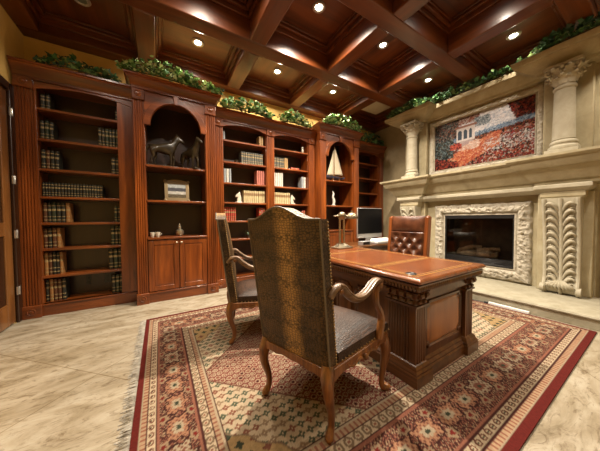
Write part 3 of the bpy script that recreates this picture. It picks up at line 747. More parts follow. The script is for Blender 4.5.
# upper backing pilasters, columns, mantel, entablature
for sg in (-1, 1):
    yc = YCN + sg * 1.065 - (.04 if sg > 0 else 0)
    B(4.62, XW, yc - .22, yc + .22, 1.97, 3.1).build('backing_pilaster', lime, fp, bevel=.01)
    col = MB().lathe([(.100, 2.16), (.108, 2.17), (.104, 2.19), (.102, 2.3), (.094, 2.78), (.092, 2.80), (.104, 2.81), (.107, 2.825), (.104, 2.84), (.094, 2.845), (.094, 2.87)], (4.48, yc, 0), 32).build('column', lime_light, fp)
    bs = B(4.48 - .145, 4.48 + .14, yc - .145, yc + .145, 1.975, 2.035); bs.lathe([(.138, 2.035), (.143, 2.055), (.138, 2.08), (.118, 2.09), (.115, 2.105), (.124, 2.115), (.126, 2.13), (.118, 2.145), (.104, 2.16)], (4.48, yc, 0), 32)
    bs.build('column_base', lime_light, col, bevel=.004)
    cp = MB(); cp.lathe([(.094, 2.87), (.098, 2.95), (.115, 3.03), (.14, 3.07)], (4.48, yc, 0), 24)
    # concave abacus
    ab = []
    for q in range(4):
        for tq in range(7):
            a = -PI / 4 + q * PI / 2 + (tq / 6) * PI / 2; rr = .235 - .070 * math.sin(PI * tq / 6) ** .8
            if tq < 6: ab.append((4.48 + rr * math.cos(a), yc + rr * math.sin(a)))
    cp.prism(ab, 'Z', 3.065, 3.10)
    def acl(cp, a, z0, hh, wd, r0, curl):
        """one curled acanthus leaf"""
        ca, sa = math.cos(a), math.sin(a)
        def fn(u, v):
            w_ = wd * (math.sin(PI * (.18 + .72 * v)) ** .8) * (1 + .16 * math.cos(v * 22)); r = r0 + .012 + curl * v ** 2.6 - (curl * .25 * max(0, v - .85) / .15)
            z = z0 + hh * (v if v < .85 else .85 - .55 * (v - .85)); s = (u - .5) * w_
            r -= .12 * abs(u - .5) * wd
            return (4.48 + r * ca - s * sa, yc + r * sa + s * ca, z)
        cp.grid(fn, 6, 12)
        cp.sphere((4.48 + (r0 + curl * .86) * ca, yc + (r0 + curl * .86) * sa, z0 + hh * .82), .021, 7, (1, 1, .8))
        for e_ in (-1, 1): cp.sphere((4.48 + (r0 + curl * .42) * ca - e_ * wd * .40 * sa, yc + (r0 + curl * .42) * sa + e_ * wd * .40 * ca, z0 + hh * .62), .015, 6)
    for q in range(8): acl(cp, q * PI / 4, 2.86, .125, .10, .094, .075)
    for q in range(8): acl(cp, q * PI / 4 + PI / 8, 2.89, .185, .10, .096, .115)
    for q in range(4):
        a = PI / 4 + q * PI / 2
        P = []
        for z in range(22):
            th = z / 21 * 2.6 * PI; rr = .042 * (1 - z / 26)
            P.append((4.48 + (.185 + rr * math.cos(th + PI / 2)) * math.cos(a), yc + (.185 + rr * math.cos(th + PI / 2)) * math.sin(a), 3.03 + rr * math.sin(th + PI / 2)))
        cp.tube(P, .013, 6)
    for q in range(4): cp.sphere((4.48 + .155 * math.cos(q * PI / 2), yc + .155 * math.sin(q * PI / 2), 3.06), .026, 8)
    cp.build('capital', lime_light, col, smooth=60)
ENT = [(0, 3.10), (.02, 3.105), (.03, 3.14), (.05, 3.15), (.10, 3.17), (.17, 3.215), (.205, 3.25), (.21, 3.262), (.235, 3.265), (.25, 3.30), (.25, 3.33)]
e = MB().stack(4.66, XR, YCN - 1.06, YCN + 1.06, [(o * .55, z) for o, z in ENT], 'l')
for sg in (-1, 1): e.stack(4.54, XR, YCN + sg * 1.065 - .24, YCN + sg * 1.065 + .24, ENT, 'lfb')
e.build('entablature', lime, fp, smooth=25)
MAN = [(0, 1.60), (.015, 1.605), (.02, 1.645), (.05, 1.66), (.085, 1.72), (.115, 1.775), (.15, 1.805), (.16, 1.82), (.185, 1.825), (.215, 1.875), (.222, 1.915), (.25, 1.925), (.27, 1.945), (.27, 1.975)]
e = MB().stack(4.60, XR, YCN - 1.06, YCN + 1.06, MAN, 'l')
for sg in (-1, 1): e.stack(4.50, XR, YCN + sg * 1.09 - .27, YCN + sg * 1.09 + .27, MAN, 'lfb')
e.build('mantel_shelf', lime, fp, smooth=25)
LED = [(0, 1.50), (.03, 1.52), (.05, 1.545), (.055, 1.55), (.055, 1.59), (.045, 1.60)]
e = MB().stack(4.58, XW, YCN - 1.06, YCN + 1.06, LED, 'l')
for sg in (-1, 1): e.stack(4.45, XW, YCN + sg * 1.065 - .20, YCN + sg * 1.065 + .20, LED, 'lfb')
e.build('ledge_moulding', lime_light, fp, smooth=25)
# carved console pilasters
for sg in (-1, 1):
    yc = YCN + sg * 1.065; hw = .168
    B(4.60, XW, yc - .25, yc + .25, .146, 1.5).build('backing_pilaster', lime, fp, bevel=.01)
    cap = MB().stack(4.47, 4.62, yc - hw, yc + hw, [(-.02, 1.36), (.0, 1.40), (.03, 1.44), (.03, 1.50)], 'lfb')
    prof = [(4.40, 1.42), (4.405, 1.36), (4.43, 1.24), (4.47, 1.08), (4.505, .86), (4.525, .62), (4.53, .42), (4.515, .33), (4.485, .27), (4.48, .215), (4.51, .17), (4.56, .155), (4.62, .15)]
    P = [(p.x, p.z) for p in smooth_path([(a, 0, z) for a, z in prof], 4)]
    con = MB(); con.prism([(4.62, 1.42)] + P + [(4.62, .15)], 'Y', yc - hw, yc + hw)
    co_ = con.build('console_pilaster', lime_light, fp, smooth=30)
    cap.build('console_cap', lime, co_, smooth=25)
    rib = MB()
    for dy, rw in ((-hw + .02, .022), (0, .020), (hw - .02, .022)):
        rib.tube([(a - .004, yc + dy, z) for a, z in P[1:-3]], rw, 8)
    for dy in (-hw + .005, hw - .005): rib.tube([(4.49, yc + dy - .02, .215), (4.49, yc + dy + .02, .215)], .055, 14)
    rib.build('rib', lime_light, co_)
    lv = MB(); fx = lambda z: float(np.interp(z, [p[1] for p in P[::-1]], [p[0] for p in P[::-1]]))
    for side in (-1, 1):
        for q in range(11):
            zc = 1.34 - q * .098; y0 = yc + side * .020
            for pts_, rad_ in (([(-.002, -.115, .0), (.012, -.06, .012), (.038, -.012, .024), (.072, .012, .034), (.098, -.004, .030), (.104, -.028, .018)], [.006, .015, .022, .020, .013, .005]),
                               ([(.020, -.105, .004), (.046, -.075, .014), (.072, -.056, .020), (.094, -.062, .014)], [.006, .013, .012, .004])):
                pp = smooth_path([(fx(zc + b_) - c_, y0 + side * a_, zc + b_) for a_, b_, c_ in pts_], 3)
                lv.tube(pp, interp(rad_, len(pp)), 7)
    # shell at the foot
    for q in range(9):
        a = -1.2 + 2.4 * q / 8
        lv.tube([(4.50, yc + .02 * math.sin(a), .33), (4.455, yc + .07 * math.sin(a), .30 - .0 * q), (4.44, yc + .115 * math.sin(a), .262 + .02 * (1 - math.cos(a))), (4.46, yc + .125 * math.sin(a), .225 + .03 * (1 - math.cos(a)))], [.008, .017, .022, .012], 7)
    lv.build('acanthus_carving', lime_light, co_, smooth=60)

def carved_frame(name, mat, parent, xf, y0, y1, z0, z1, wd, depth, lump, seedv, freq=1.):
    """swept frame round an opening (inner y0..z1) with rolling carved relief"""
    r = random.Random(seedv); m = MB(); NS = 13
    ph = [r.uniform(0, 6.28) for _ in range(8)]
    corners = [(y0, z0), (y1, z0), (y1, z1), (y0, z1)]
    outs = [(-1, -1), (1, -1), (1, 1), (-1, 1)]
    for q in range(4):
        (a0, b0), (a1, b1) = corners[q], corners[(q + 1) % 4]; o0, o1 = outs[q], outs[(q + 1) % 4]
        L = math.hypot(a1 - a0, b1 - b0) + 2 * wd; nl = int(L / .016)
        nx = {0: (0, -1), 1: (1, 0), 2: (0, 1), 3: (-1, 0)}[q]
        def fn(u, v):
            w_ = v * wd
            A = (a0 + o0[0] * w_, b0 + o0[1] * w_); Bp = (a1 + o1[0] * w_, b1 + o1[1] * w_)
            y = A[0] + (Bp[0] - A[0]) * u; z = A[1] + (Bp[1] - A[1]) * u; s = u * L
            h_ = depth * (.35 + .65 * math.sin(PI * min(1, .12 + .85 * v)))
            if v < .12: h_ = depth * .55
            elif v < .2: h_ = depth * .30
            if .2 < v < .97:
                n0 = noise.noise(V3((y * 21 * freq, z * 21 * freq, ph[0]))); n1 = noise.noise(V3((y * 48 * freq + 3 * n0, z * 48 * freq, ph[1])))
                k_ = lump * ((1.5 * abs(n0) - .45) * 1.5 + .9 * (1 - 3.2 * abs(n1)) + .35 * r.uniform(-1, 1)) * math.sin(PI * v) ** .6
            else: k_ = 0
            cd = min(u, 1 - u) * L
            if cd < wd * 1.3 and v > .25: h_ += lump * 1.4 * (1 - cd / (wd * 1.3))
            oo = lump * .45 * math.sin(freq * 36 * s + ph[q]) if v > .97 else 0
            if v > .98: h_ = 0
            return (xf - h_ - k_, y + nx[0] * oo, z + nx[1] * oo)
        m.grid(fn, nl, NS)
    return m.build(name, mat, parent, smooth=70)
fbx = carved_frame('firebox_surround', lime_carved, fp, XW - .002, oy0 + .01, oy1 - .01, oz0, oz1, .195, .065, .016, 3)
# firebox insert
fb = B(XW - .03, XW + .30, oy0, oy0 + .03, oz0, oz1); fb.box(XW - .03, XW + .30, oy1 - .03, oy1, oz0, oz1); fb.box(XW - .03, XW + .30, oy0 + .03, oy1 - .03, oz1 - .06, oz1); fb.box(XW - .03, XW + .30, oy0 + .03, oy1 - .03, oz0, oz0 + .03)
ins = fb.build('firebox', black_m, fp, bevel=.003)
fi = B(XW + .28, XW + .30, oy0 + .03, oy1 - .03, oz0 + .1, oz1 - .06); fi.box(XW, XW + .29, oy0 + .03, oy1 - .03, oz0 + .10, oz0 + .115); fi.build('fire_chamber', firebrick, ins, smooth=0)
lo = MB()
for q in range(5): lo.box(XW - .028 + .004 * (q % 2), XW - .01, oy0 + .035, oy1 - .035, oz0 + .022 + q * .021, oz0 + .036 + q * .021)
lo.build('louvre', black_m, ins, bevel=.002)
gm, nt, bs_ = new_mat('fire_glass')
nt.nodes.remove(bs_); tr = N(nt, 'ShaderNodeBsdfTransparent'); tr.inputs[0].default_value = (.80, .78, .74, 1); gl = N(nt, 'ShaderNodeBsdfGlossy'); gl.inputs['Roughness'].default_value = .03
fz = N(nt, 'ShaderNodeFresnel', IOR=1.5); mx = N(nt, 'ShaderNodeMixShader'); nt.links.new(fz.outputs[0], mx.inputs[0]); nt.links.new(tr.outputs[0], mx.inputs[1]); nt.links.new(gl.outputs[0], mx.inputs[2])
nt.links.new(mx.outputs[0], nt.nodes['Material Output'].inputs[0])
B(XW - .006, XW - .002, oy0 + .03, oy1 - .03, oz0 + .135, oz1 - .06).build('glass', gm, ins, smooth=0)
lz = oz0 + .115
for P, r in (([(XW + .10, YCN + .30, lz + .05), (XW + .09, YCN + .05, lz + .05), (XW + .11, YCN - .30, lz + .045)], .045), ([(XW + .20, YCN + .32, lz + .07), (XW + .21, YCN - .28, lz + .07)], .05),
             ([(XW + .06, YCN + .26, lz + .09), (XW + .13, YCN + .10, lz + .16), (XW + .18, YCN - .05, lz + .17)], .035), ([(XW + .07, YCN - .02, lz + .12), (XW + .12, YCN - .12, lz + .14), (XW + .2, YCN - .3, lz + .15)], .033), ([(XW + .05, YCN - .26, lz + .07), (XW + .15, YCN - .12, lz + .11)], .03)):
    P = smooth_path(P, 4); MB().tube(P, [r * random.uniform(.85, 1.15) for _ in P], 9).build('log', log_m, ins)

# painting
pt = thing('painting', (XW, YCN, 2.0), 'framed garden landscape painting with orange path and white villa above the mantel', 'painting')
py0, py1, pz0, pz1 = 1.083, 2.505, 2.10, 2.965
carved_frame('frame', lime_carved, pt, XW, py0, py1, pz0, pz1, .115, .05, .009, 5, 1.2)
NU, NV = 200, 116
img = np.zeros((NV, NU, 3))
S, T = np.meshgrid((np.arange(NU) + .5) / NU, (np.arange(NV) + .5) / NV)   # S left->right, T bottom->top
def pcol(s, t):
    r = rng.random(); pk = lambda *cs: cs[min(len(cs) - 1, int(rng.random() * len(cs)))]
    hor = .50 + .12 * s
    if t > hor + .08:
        c = pk((.58, .56, .60), (.70, .68, .70), (.66, .60, .60), (.40, .44, .52))
        if s < .30 and t > .62 - .2 * s: c = pk((.06, .07, .07), (.12, .11, .10), (.26, .24, .22), (.10, .13, .14), (.30, .12, .08))
        if .30 < s < .52 and t > .86: c = pk((.34, .15, .11), (.20, .10, .08), (.42, .36, .34))
        if s > .83 - .25 * (t - .75) and t > .66: c = pk((.07, .06, .05), (.20, .06, .04), (.34, .11, .06), (.13, .12, .12))
        if .46 < s < .62 and .74 < t < .92: c = pk((.24, .28, .32), (.15, .18, .20), (.46, .48, .52))
    elif t > hor: c = pk((.16, .24, .36), (.10, .14, .20), (.34, .40, .47), (.25, .31, .40))
    elif t > hor - .07: c = pk((.26, .09, .05), (.10, .07, .05), (.34, .16, .09), (.07, .08, .07))
    else:
        c = pk((.34, .07, .045), (.42, .16, .09), (.05, .06, .055), (.08, .09, .08), (.46, .43, .42), (.30, .05, .04), (.22, .10, .07))
    lo = .05 + .62 * s; band_ = t - (lo - .02)
    if s < .72 and -.10 - .18 * (1 - s) < band_ < .12 and t < .56: c = pk((.50, .17, .075), (.44, .12, .055), (.58, .33, .22), (.38, .09, .045), (.54, .22, .11))
    if .30 < s < .52 and .34 < t < .50 and band_ > 0: c = pk((.62, .50, .44), (.50, .36, .30), (.56, .28, .18))
    if s < .24 and .16 + .3 * s < t < .62: c = pk((.05, .06, .055), (.10, .13, .14), (.20, .24, .25), (.13, .10, .07))
    if s < .30 and t < .16 - .5 * s + .12: c = pk((.30, .08, .045), (.10, .07, .05), (.06, .06, .05), (.42, .13, .07))
    if .20 < s < .33 and .38 < t < .50: c = pk((.44, .06, .045), (.52, .14, .08), (.12, .08, .06))
    if s > .55 and .22 < t < .45 and r < .35: c = pk((.52, .50, .50), (.36, .38, .42), (.60, .57, .55))
    return np.array(c)
for q in range(22000):
    s, t = rng.random(), rng.random(); c = pcol(s, t) * (.8 + .4 * rng.random())
    sz = (6. if q < 3000 else 1.6) * (.6 + .8 * rng.random()); an = rng.normal(.35, 1.1)
    ci, cj = int(s * NU), int(t * NV); R_ = int(sz * 2) + 1
    i0, i1, j0, j1 = max(0, ci - R_), min(NU, ci + R_ + 1), max(0, cj - R_), min(NV, cj + R_ + 1)
    jj, ii = np.mgrid[j0:j1, i0:i1]; dx = ii - ci; dy = jj - cj
    a = dx * math.cos(an) + dy * math.sin(an); b = -dx * math.sin(an) + dy * math.cos(an)
    msk = (a / (sz * 1.4)) ** 2 + (b / (sz * .6)) ** 2 < 1
    img[j0:j1, i0:i1][msk] = img[j0:j1, i0:i1][msk] * .28 + c * .72 if q > 3000 else c
def rect(s0, s1, t0, t1, c, sl=0.):
    m = (S > s0) & (S < s1) & (T > t0 + sl * (S - s0)) & (T < t1 + sl * (S - s0)); img[m] = np.array(c) * (.85 + .3 * rng.random((m.sum(), 1)))
rect(.27, .47, .52, .80, (.56, .50, .48)); rect(.25, .49, .79, .84, (.34, .19, .15)); rect(.31, .45, .48, .53, (.42, .34, .33)); rect(.33, .41, .42, .48, (.40, .30, .29), .35)
for s0, wd in ((.285, .045), (.350, .038), (.410, .030)):
    t0, th = .56, .14; rect(s0, s0 + wd, t0, t0 + th, (.12, .14, .17)); m = ((S - s0 - wd / 2) / (wd / 2)) ** 2 + ((T - t0 - th) / .05) ** 2 < 1; img[m] = (.12, .14, .17)
cv = MB().grid(lambda u, v: (XW - .016, py1 + .004 + (py0 - py1 - .008) * u, pz0 - .004 + (pz1 - pz0 + .008) * v), NU - 1, NV - 1)
cvo = cv.build('canvas', vcol_mat('painted_canvas', .35, 160., .3), pt, smooth=0)
at = cvo.data.color_attributes.new('pattern', 'FLOAT_COLOR', 'POINT')
buf = np.ones((NU * NV, 4), np.float32); img = np.clip((img - .16) * 1.22 + .11, .004, 1) ** 1.15 * .78; img = img * .78 + img.mean(2, keepdims=True) * .22; buf[:, :3] = img.reshape(-1, 3); at.data.foreach_set('color', buf.ravel())

g_('g', [(4.34, YCN + 1.50, 3.35), (4.31, YCN + 1.2, 3.35), (4.31, YCN + .90, 3.35), (4.50, YCN + .75, 3.35), (4.53, YCN + .4, 3.35), (4.53, YCN, 3.35), (4.53, YCN - .4, 3.35), (4.52, YCN - .72, 3.35)], 820, (.05, .09, .15), 'dark ivy garland on the fireplace cornice above the painting', ivy_m2, .058)
g_('g', [(4.38, YCN - .85, 3.35), (4.32, YCN - .95, 3.35), (4.31, YCN - 1.25, 3.35), (4.31, YCN - 1.5, 3.35)], 420, (.05, .09, .15), 'dark ivy garland on the cornice block above the right column', ivy_m2, .058)

# power strip by the hearth
t = thing('power_strip', (3.765, 1.13, 0), 'white power strip lying on the floor between rug and hearth', 'power strip')
B(3.748, 3.786, .88, 1.28, 0, .036).build('housing', white_plastic, t, bevel=.006)
B(3.752, 3.782, 1.285, 1.33, 0, .03).build('plug', black_m, t, bevel=.006)
MB().tube(smooth_path([(3.767, 1.33, .014), (3.77, 1.48, .008), (3.765, 1.7, .008), (3.78, 1.95, .008)], 5), .005, 6).build('cable', black_m, t)

# ------------------------------------------------------------------ rug
RX0, RX1, RY0, RY1, RZ = -.155, 3.735, .377, 3.175, .012
rg = thing('rug', (1.79, 1.776, 0), 'large patterned red and cream oriental rug under the desk and chairs', 'rug')
cs = .0064; nu = int((RX1 - RX0) / cs); nv = int((RY1 - RY0) / cs)
U, W_ = np.meshgrid(np.linspace(0, RX1 - RX0, nu + 1), np.linspace(0, RY1 - RY0, nv + 1))
Lx, Ly = RX1 - RX0, RY1 - RY0
dx = np.minimum(U, Lx - U) / .43; dy = np.minimum(W_, Ly - W_) / .575; D = np.minimum(dx, dy)
along = np.where(dx < dy, W_, U * .9)                       # coordinate running along the border
acr = D
rgb = np.zeros(U.shape + (3,))
def setc(m, c): rgb[m] = c
CREAM = np.array((.47, .37, .25)); TAN = np.array((.33, .22, .135)); ROSE = np.array((.235, .092, .058)); DKRED = np.array((.105, .012, .009)); MAR = np.array((.058, .018, .014)); RED = np.array((.175, .044, .032)); GRN = np.array((.040, .046, .028)); OCH = np.array((.34, .225, .105))
hash2 = lambda a, b: np.modf(np.abs(np.sin(a * 12.9898 + b * 78.233) * 43758.5453))[0]
# field
P_ = np.abs(U - Lx / 2); Q_ = np.abs(W_ - Ly / 2); Hx = P_ + Q_
def lattice(per, st=.5):
    b = np.floor(W_ / per); a = np.floor(U / per + st * (b % 2)); fu = (U / per + st * (b % 2)) - a - .5; fv = W_ / per - b - .5
    return fu, fv, a, b
fu, fv, a, b = lattice(.056); rr = np.hypot(fu, fv); hh = hash2(a, b)
setc(D >= 1, CREAM)
flow = (rr < .33 + .09 * np.cos(4 * np.arctan2(fv, fu))); 
m = (D >= 1) & flow; rgb[m] = np.where(hh[m][:, None] < .5, GRN * 2.0, np.where(hh[m][:, None] < .75, ROSE * .9, TAN * .75))
m = (D >= 1) & (rr < .09); rgb[m] = CREAM * 1.05
m = (D >= 1) & (np.abs(fu) > .42) & (np.abs(fv) < .13); rgb[m] = TAN * .75
# ochre outer spandrels with bigger flowers
fu2, fv2, a2, b2 = lattice(.080); r2_ = np.hypot(fu2, fv2); h2_ = hash2(a2 + 7, b2)
wave = Hx + .03 * np.sin(U * 24) * np.sin(W_ * 24)
mo = (D >= 1) & (wave > 2.02); rgb[mo] = OCH
m = mo & (r2_ < .26 + .07 * np.cos(4 * np.arctan2(fv2, fu2))); rgb[m] = np.where(h2_[m][:, None] < .7, GRN, ROSE * .7)
m = (D >= 1) & (np.abs(wave - 2.02) < .007); rgb[m] = TAN * .6
# red hexagonal medallion
mr = (D >= 1) & (Hx < 1.57)
fu3, fv3, a3, b3 = lattice(.047); r3 = np.hypot(fu3, fv3); h3 = hash2(a3, b3 + 3)
rgb[mr] = RED
m = mr & (np.abs(r3 - .36) < .075); rgb[m] = CREAM * .82
m = mr & (r3 < .17); rgb[m] = np.where(h3[m][:, None] < .5, CREAM * .75, np.where(h3[m][:, None] < .75, MAR * .5, ROSE))
m = (D >= 1) & (np.abs(Hx - 1.57) < .008); rgb[m] = ROSE * .6
# inner cream and navy lozenges
mi = (D >= 1) & (Hx < .98); rgb[mi] = TAN * 1.1
m = mi & flow; rgb[m] = np.where(hh[m][:, None] < .5, RED, GRN)
mc = (D >= 1) & (Hx < .52); rgb[mc] = MAR; m = mc & (np.abs(r3 - .33) < .1); rgb[m] = ROSE
m = (D >= 1) & ((np.abs(Hx - .98) < .014) | (np.abs(Hx - .52) < .014)); rgb[m] = CREAM
# borders
def band(lo, hi, c): m_ = (D >= lo) & (D < hi); rgb[m_] = c; return m_
band(0, .085, DKRED)
band(.085, .10, CREAM * .7); m = band(.10, .155, TAN * 1.1); mm = m & (np.sin(along * 210) > .3); rgb[mm] = ROSE
band(.155, .17, MAR); m = band(.17, .255, CREAM)
ta = (along / .052); fa = ta - np.floor(ta) - .5; fb_ = (D - .2125) / .085
mm = m & (np.hypot(fa, fb_ * .9) < .36) & (np.hypot(fa, fb_ * .9) > .2); rgb[mm] = ROSE * .6
mm = m & (np.hypot(fa, fb_) < .12); rgb[mm] = GRN
band(.255, .27, MAR); band(.27, .30, ROSE)
m = band(.30, .73, MAR)
ta = along / .19; ia = np.floor(ta); fa = (ta - ia - .5) * .19; fc = (D - .515) * np.where(dx < dy, .43, .575)
vine = np.abs(fc - .055 * np.sin(along * 2 * PI / .38)) < .007; mm = m & vine; rgb[mm] = ROSE
n1 = np.sin(along * 150 + 4 * np.sin(fc * 110)) * np.sin(fc * 160 + 3 * np.sin(along * 95)); mm = m & (n1 > .45); rgb[mm] = ROSE * .95
mm = m & (n1 < -.62); rgb[mm] = TAN * .9
mm = m & (np.abs(n1) < .07); rgb[mm] = ROSE * .5
wx = along + .010 * np.sin(fc * 60) ; ang = np.arctan2(fc * 1.0, fa)
rad = np.hypot(fa * .62, fc * .95) * (1 + .16 * np.cos(6 * ang) + .10 * np.sin(11 * ang))
hm = hash2(ia, ia * 0 + 1); k1 = np.sin(along * 210) * np.sin(fc * 190)
mm = m & (rad < .058); rgb[mm] = MAR * .7
mm = m & (rad < .050); rgb[mm] = np.where(hm[mm][:, None] < .5, np.array((.33, .165, .095)), CREAM * .72)
mm = m & (rad < .050) & (k1 > .25); rgb[mm] = ROSE * .7
mm = m & (rad < .026); rgb[mm] = np.where(hm[mm][:, None] < .5, CREAM * .75, ROSE * .8)
mm = m & (rad < .011); rgb[mm] = GRN
f2 = (np.modf(along / .19)[0] - .0); fa2 = np.where(f2 > .5, f2 - 1, f2) * .19
for oy in (-.075, .075):
    r4 = np.hypot(fa2 * .8, fc - oy) * (1 + .2 * np.cos(5 * np.arctan2(fc - oy, fa2)))
    mm = m & (r4 < .026); rgb[mm] = TAN * .8; mm = m & (r4 < .012); rgb[mm] = DKRED * 1.4
band(.73, .76, ROSE); band(.76, .775, MAR); m = band(.775, .885, CREAM)
ta = (along / .06); fa = ta - np.floor(ta) - .5; fb_ = (D - .83) / .11
mm = m & (np.abs(np.hypot(fa, fb_ * .9) - .33) < .1); rgb[mm] = TAN * .55
mm = m & (np.hypot(fa, fb_) < .13); rgb[mm] = ROSE
band(.885, .90, MAR); m = band(.90, .965, TAN * 1.1); mm = m & (np.sin(along * 210) > .3); rgb[mm] = ROSE
band(.965, .985, CREAM * .8); band(.985, 1.0, MAR)
rgb *= .78 * (.86 + .28 * rng.random(U.shape))[..., None]
X0 = U + RX0; Y0 = W_ + RY0
rm = MB(); Z0 = np.full(U.shape, RZ)
rm.v = list(zip(X0.ravel().tolist(), Y0.ravel().tolist(), Z0.ravel().tolist()))
idx = np.arange((nu + 1) * (nv + 1)).reshape(nv + 1, nu + 1)
q = np.stack([idx[:-1, :-1], idx[:-1, 1:], idx[1:, 1:], idx[1:, :-1]], -1).reshape(-1, 4)
rm.f = [tuple(f) for f in q.tolist()]
ring = list(idx[0, :]) + list(idx[1:, -1]) + list(idx[-1, :-1][::-1]) + list(idx[1:-1, 0][::-1])
o = len(rm.v); rm.v += [(rm.v[k][0], rm.v[k][1], .001) for k in ring]; nr = len(ring)
rm.f += [(int(ring[k]), o + k, o + (k + 1) % nr, int(ring[(k + 1) % nr])) for k in range(nr)]
ro = rm.build('pile', vcol_mat('rug_wool', .95, 260., .35), rg, smooth=0)
at = ro.data.color_attributes.new('pattern', 'FLOAT_COLOR', 'POINT')
buf = np.ones((len(rm.v), 4), np.float32); buf[:o, :3] = rgb.reshape(-1, 3); buf[o:, :3] = rgb.reshape(-1, 3)[ring]; at.data.foreach_set('color', buf.ravel())
for xs, sgn in ((RX0, -1), (RX1, 1)):
    fg = MB(); y = RY0 + .01
    while y < RY1 - .01:
        l = random.uniform(.045, .075) if sgn < 0 else random.uniform(.03, .045); j = random.uniform(-.012, .012)
        fg.add([(xs, y, .008), (xs, y + .006, .008), (xs + sgn * l, y + .005 + j, .003), (xs + sgn * l, y + j, .003), (xs + sgn * l * .5, y + .003 + j * .3, .009)], [(0, 1, 4), (1, 2, 4), (2, 3, 4), (3, 0, 4)])
        y += random.uniform(.007, .011)
    fo = fg.build('fringe', fringe_m, rg, smooth=0); fo['label'] = 'pale wool fringe'

# ------------------------------------------------------------------ desk
DX0, DX1, DYN, DYF = 1.43, 2.41, .845, 2.50
dk = thing('desk', ((DX0 + DX1) / 2, (DYN + DYF) / 2, RZ), 'carved dark walnut executive desk with leather inset top', 'desk')
tp = MB().stack(DX0 + .03, DX1 - .03, DYN + .03, DYF - .03, [(0, .722), (.012, .724), (.024, .732), (.03, .742), (.03, .752), (.022, .762), (.016, .765)])
top = tp.build('desktop', desk_top_m, dk, smooth=25)
g = .075; yy = [DYN + g, DYN + .46, DYF - .46, DYF - g]
for q in range(3):
    a, b = yy[q] + (.012 if q else 0), yy[q + 1] - (.012 if q < 2 else 0)
    B(DX0 + g, DX1 - g, a, b, .7645, .7662).build('leather_inset', desk_leather, top, smooth=0)
    e = MB()
    for o_, w_ in ((-.006, .006), (.020, .004)):
        x0, x1, y0, y1 = DX0 + g + o_, DX1 - g - o_, a + o_, b - o_
        e.box(x0, x1, y0, y0 + w_, .7655, .7668); e.box(x0, x1, y1 - w_, y1, .7655, .7668); e.box(x0, x0 + w_, y0, y1, .7655, .7668); e.box(x1 - w_, x1, y0, y1, .7655, .7668)
    e.build('gilt_border', gilt, top, smooth=0)
BX0, BX1, BY0, BY1 = 1.485, 2.335, .91, 2.435
fz = MB().stack(BX0, BX1, BY0, BY1, [(0, .60), (0, .655), (.008, .658), (.010, .668), (.03, .69), (.052, .705), (.055, .722)]); fz.build('frieze', desk_h, dk, smooth=25)
# carved leaf moulding under the top
cm = MB()
def dent(y=None, x=None):
    if y is not None:
        for xx, sg in ((BX0 - .046, -1), (BX1 + .046, 1)): cm.sphere((xx, y, .698), .019, 6, (.7, .60, 1.2))
    else:
        for yv in (BY0 - .046, BY1 + .046): cm.sphere((x, yv, .698), .019, 6, (.60, .7, 1.2))
k = BY0 - .044
while k < BY1 + .046: dent(y=k); k += .027
k = BX0 - .044
while k < BX1 + .046: dent(x=k); k += .027
cm.build('carved_moulding', desk_h, dk)
# pedestal bodies + modesty panel
bd = B(BX0 + .03, BX1 - .03, BY0 + .03, BY0 + .46, .05, .62); bd.box(BX0 + .03, BX1 - .03, BY1 - .46, BY1 - .03, .05, .62); bd.box(BX0 + .05, BX0 + .09, BY0 + .46, BY1 - .46, .10, .62)
bd.build('carcass', desk_v, dk, smooth=0)
PL = [(.05, RZ), (.05, .085), (.042, .093), (.042, .105), (.028, .118), (.026, .130), (.012, .145), (0, .150)]
pl = MB().stack(BX0 + .012, BX1 - .012, BY0 + .012, BY1 - .012, [(o_ - .03, z) for o_, z in PL])
cw = .125
def corner(x0, x1, y0, y1): return MB().stack(x0, x1, y0, y1, [(o_ * .8, z) for o_, z in PL])
pl.build('plinth', desk_h, dk, smooth=20)
def flx(y0, y1, x, xb, n, d=.010):   # fluted plan outline facing -X / +X (x->xb direction)
    s = 1 if xb > x else -1; pts = [(xb, y0), (x, y0)]; st = (y1 - y0) * .86 / n
    for k in range(n):
        a = y0 + (y1 - y0) * .07 + k * st + st * .13
        for q in range(6): pts.append((x + s * d * math.sin(PI * q / 5), a + st * .74 * q / 5))
    return pts + [(x, y1), (xb, y1)]
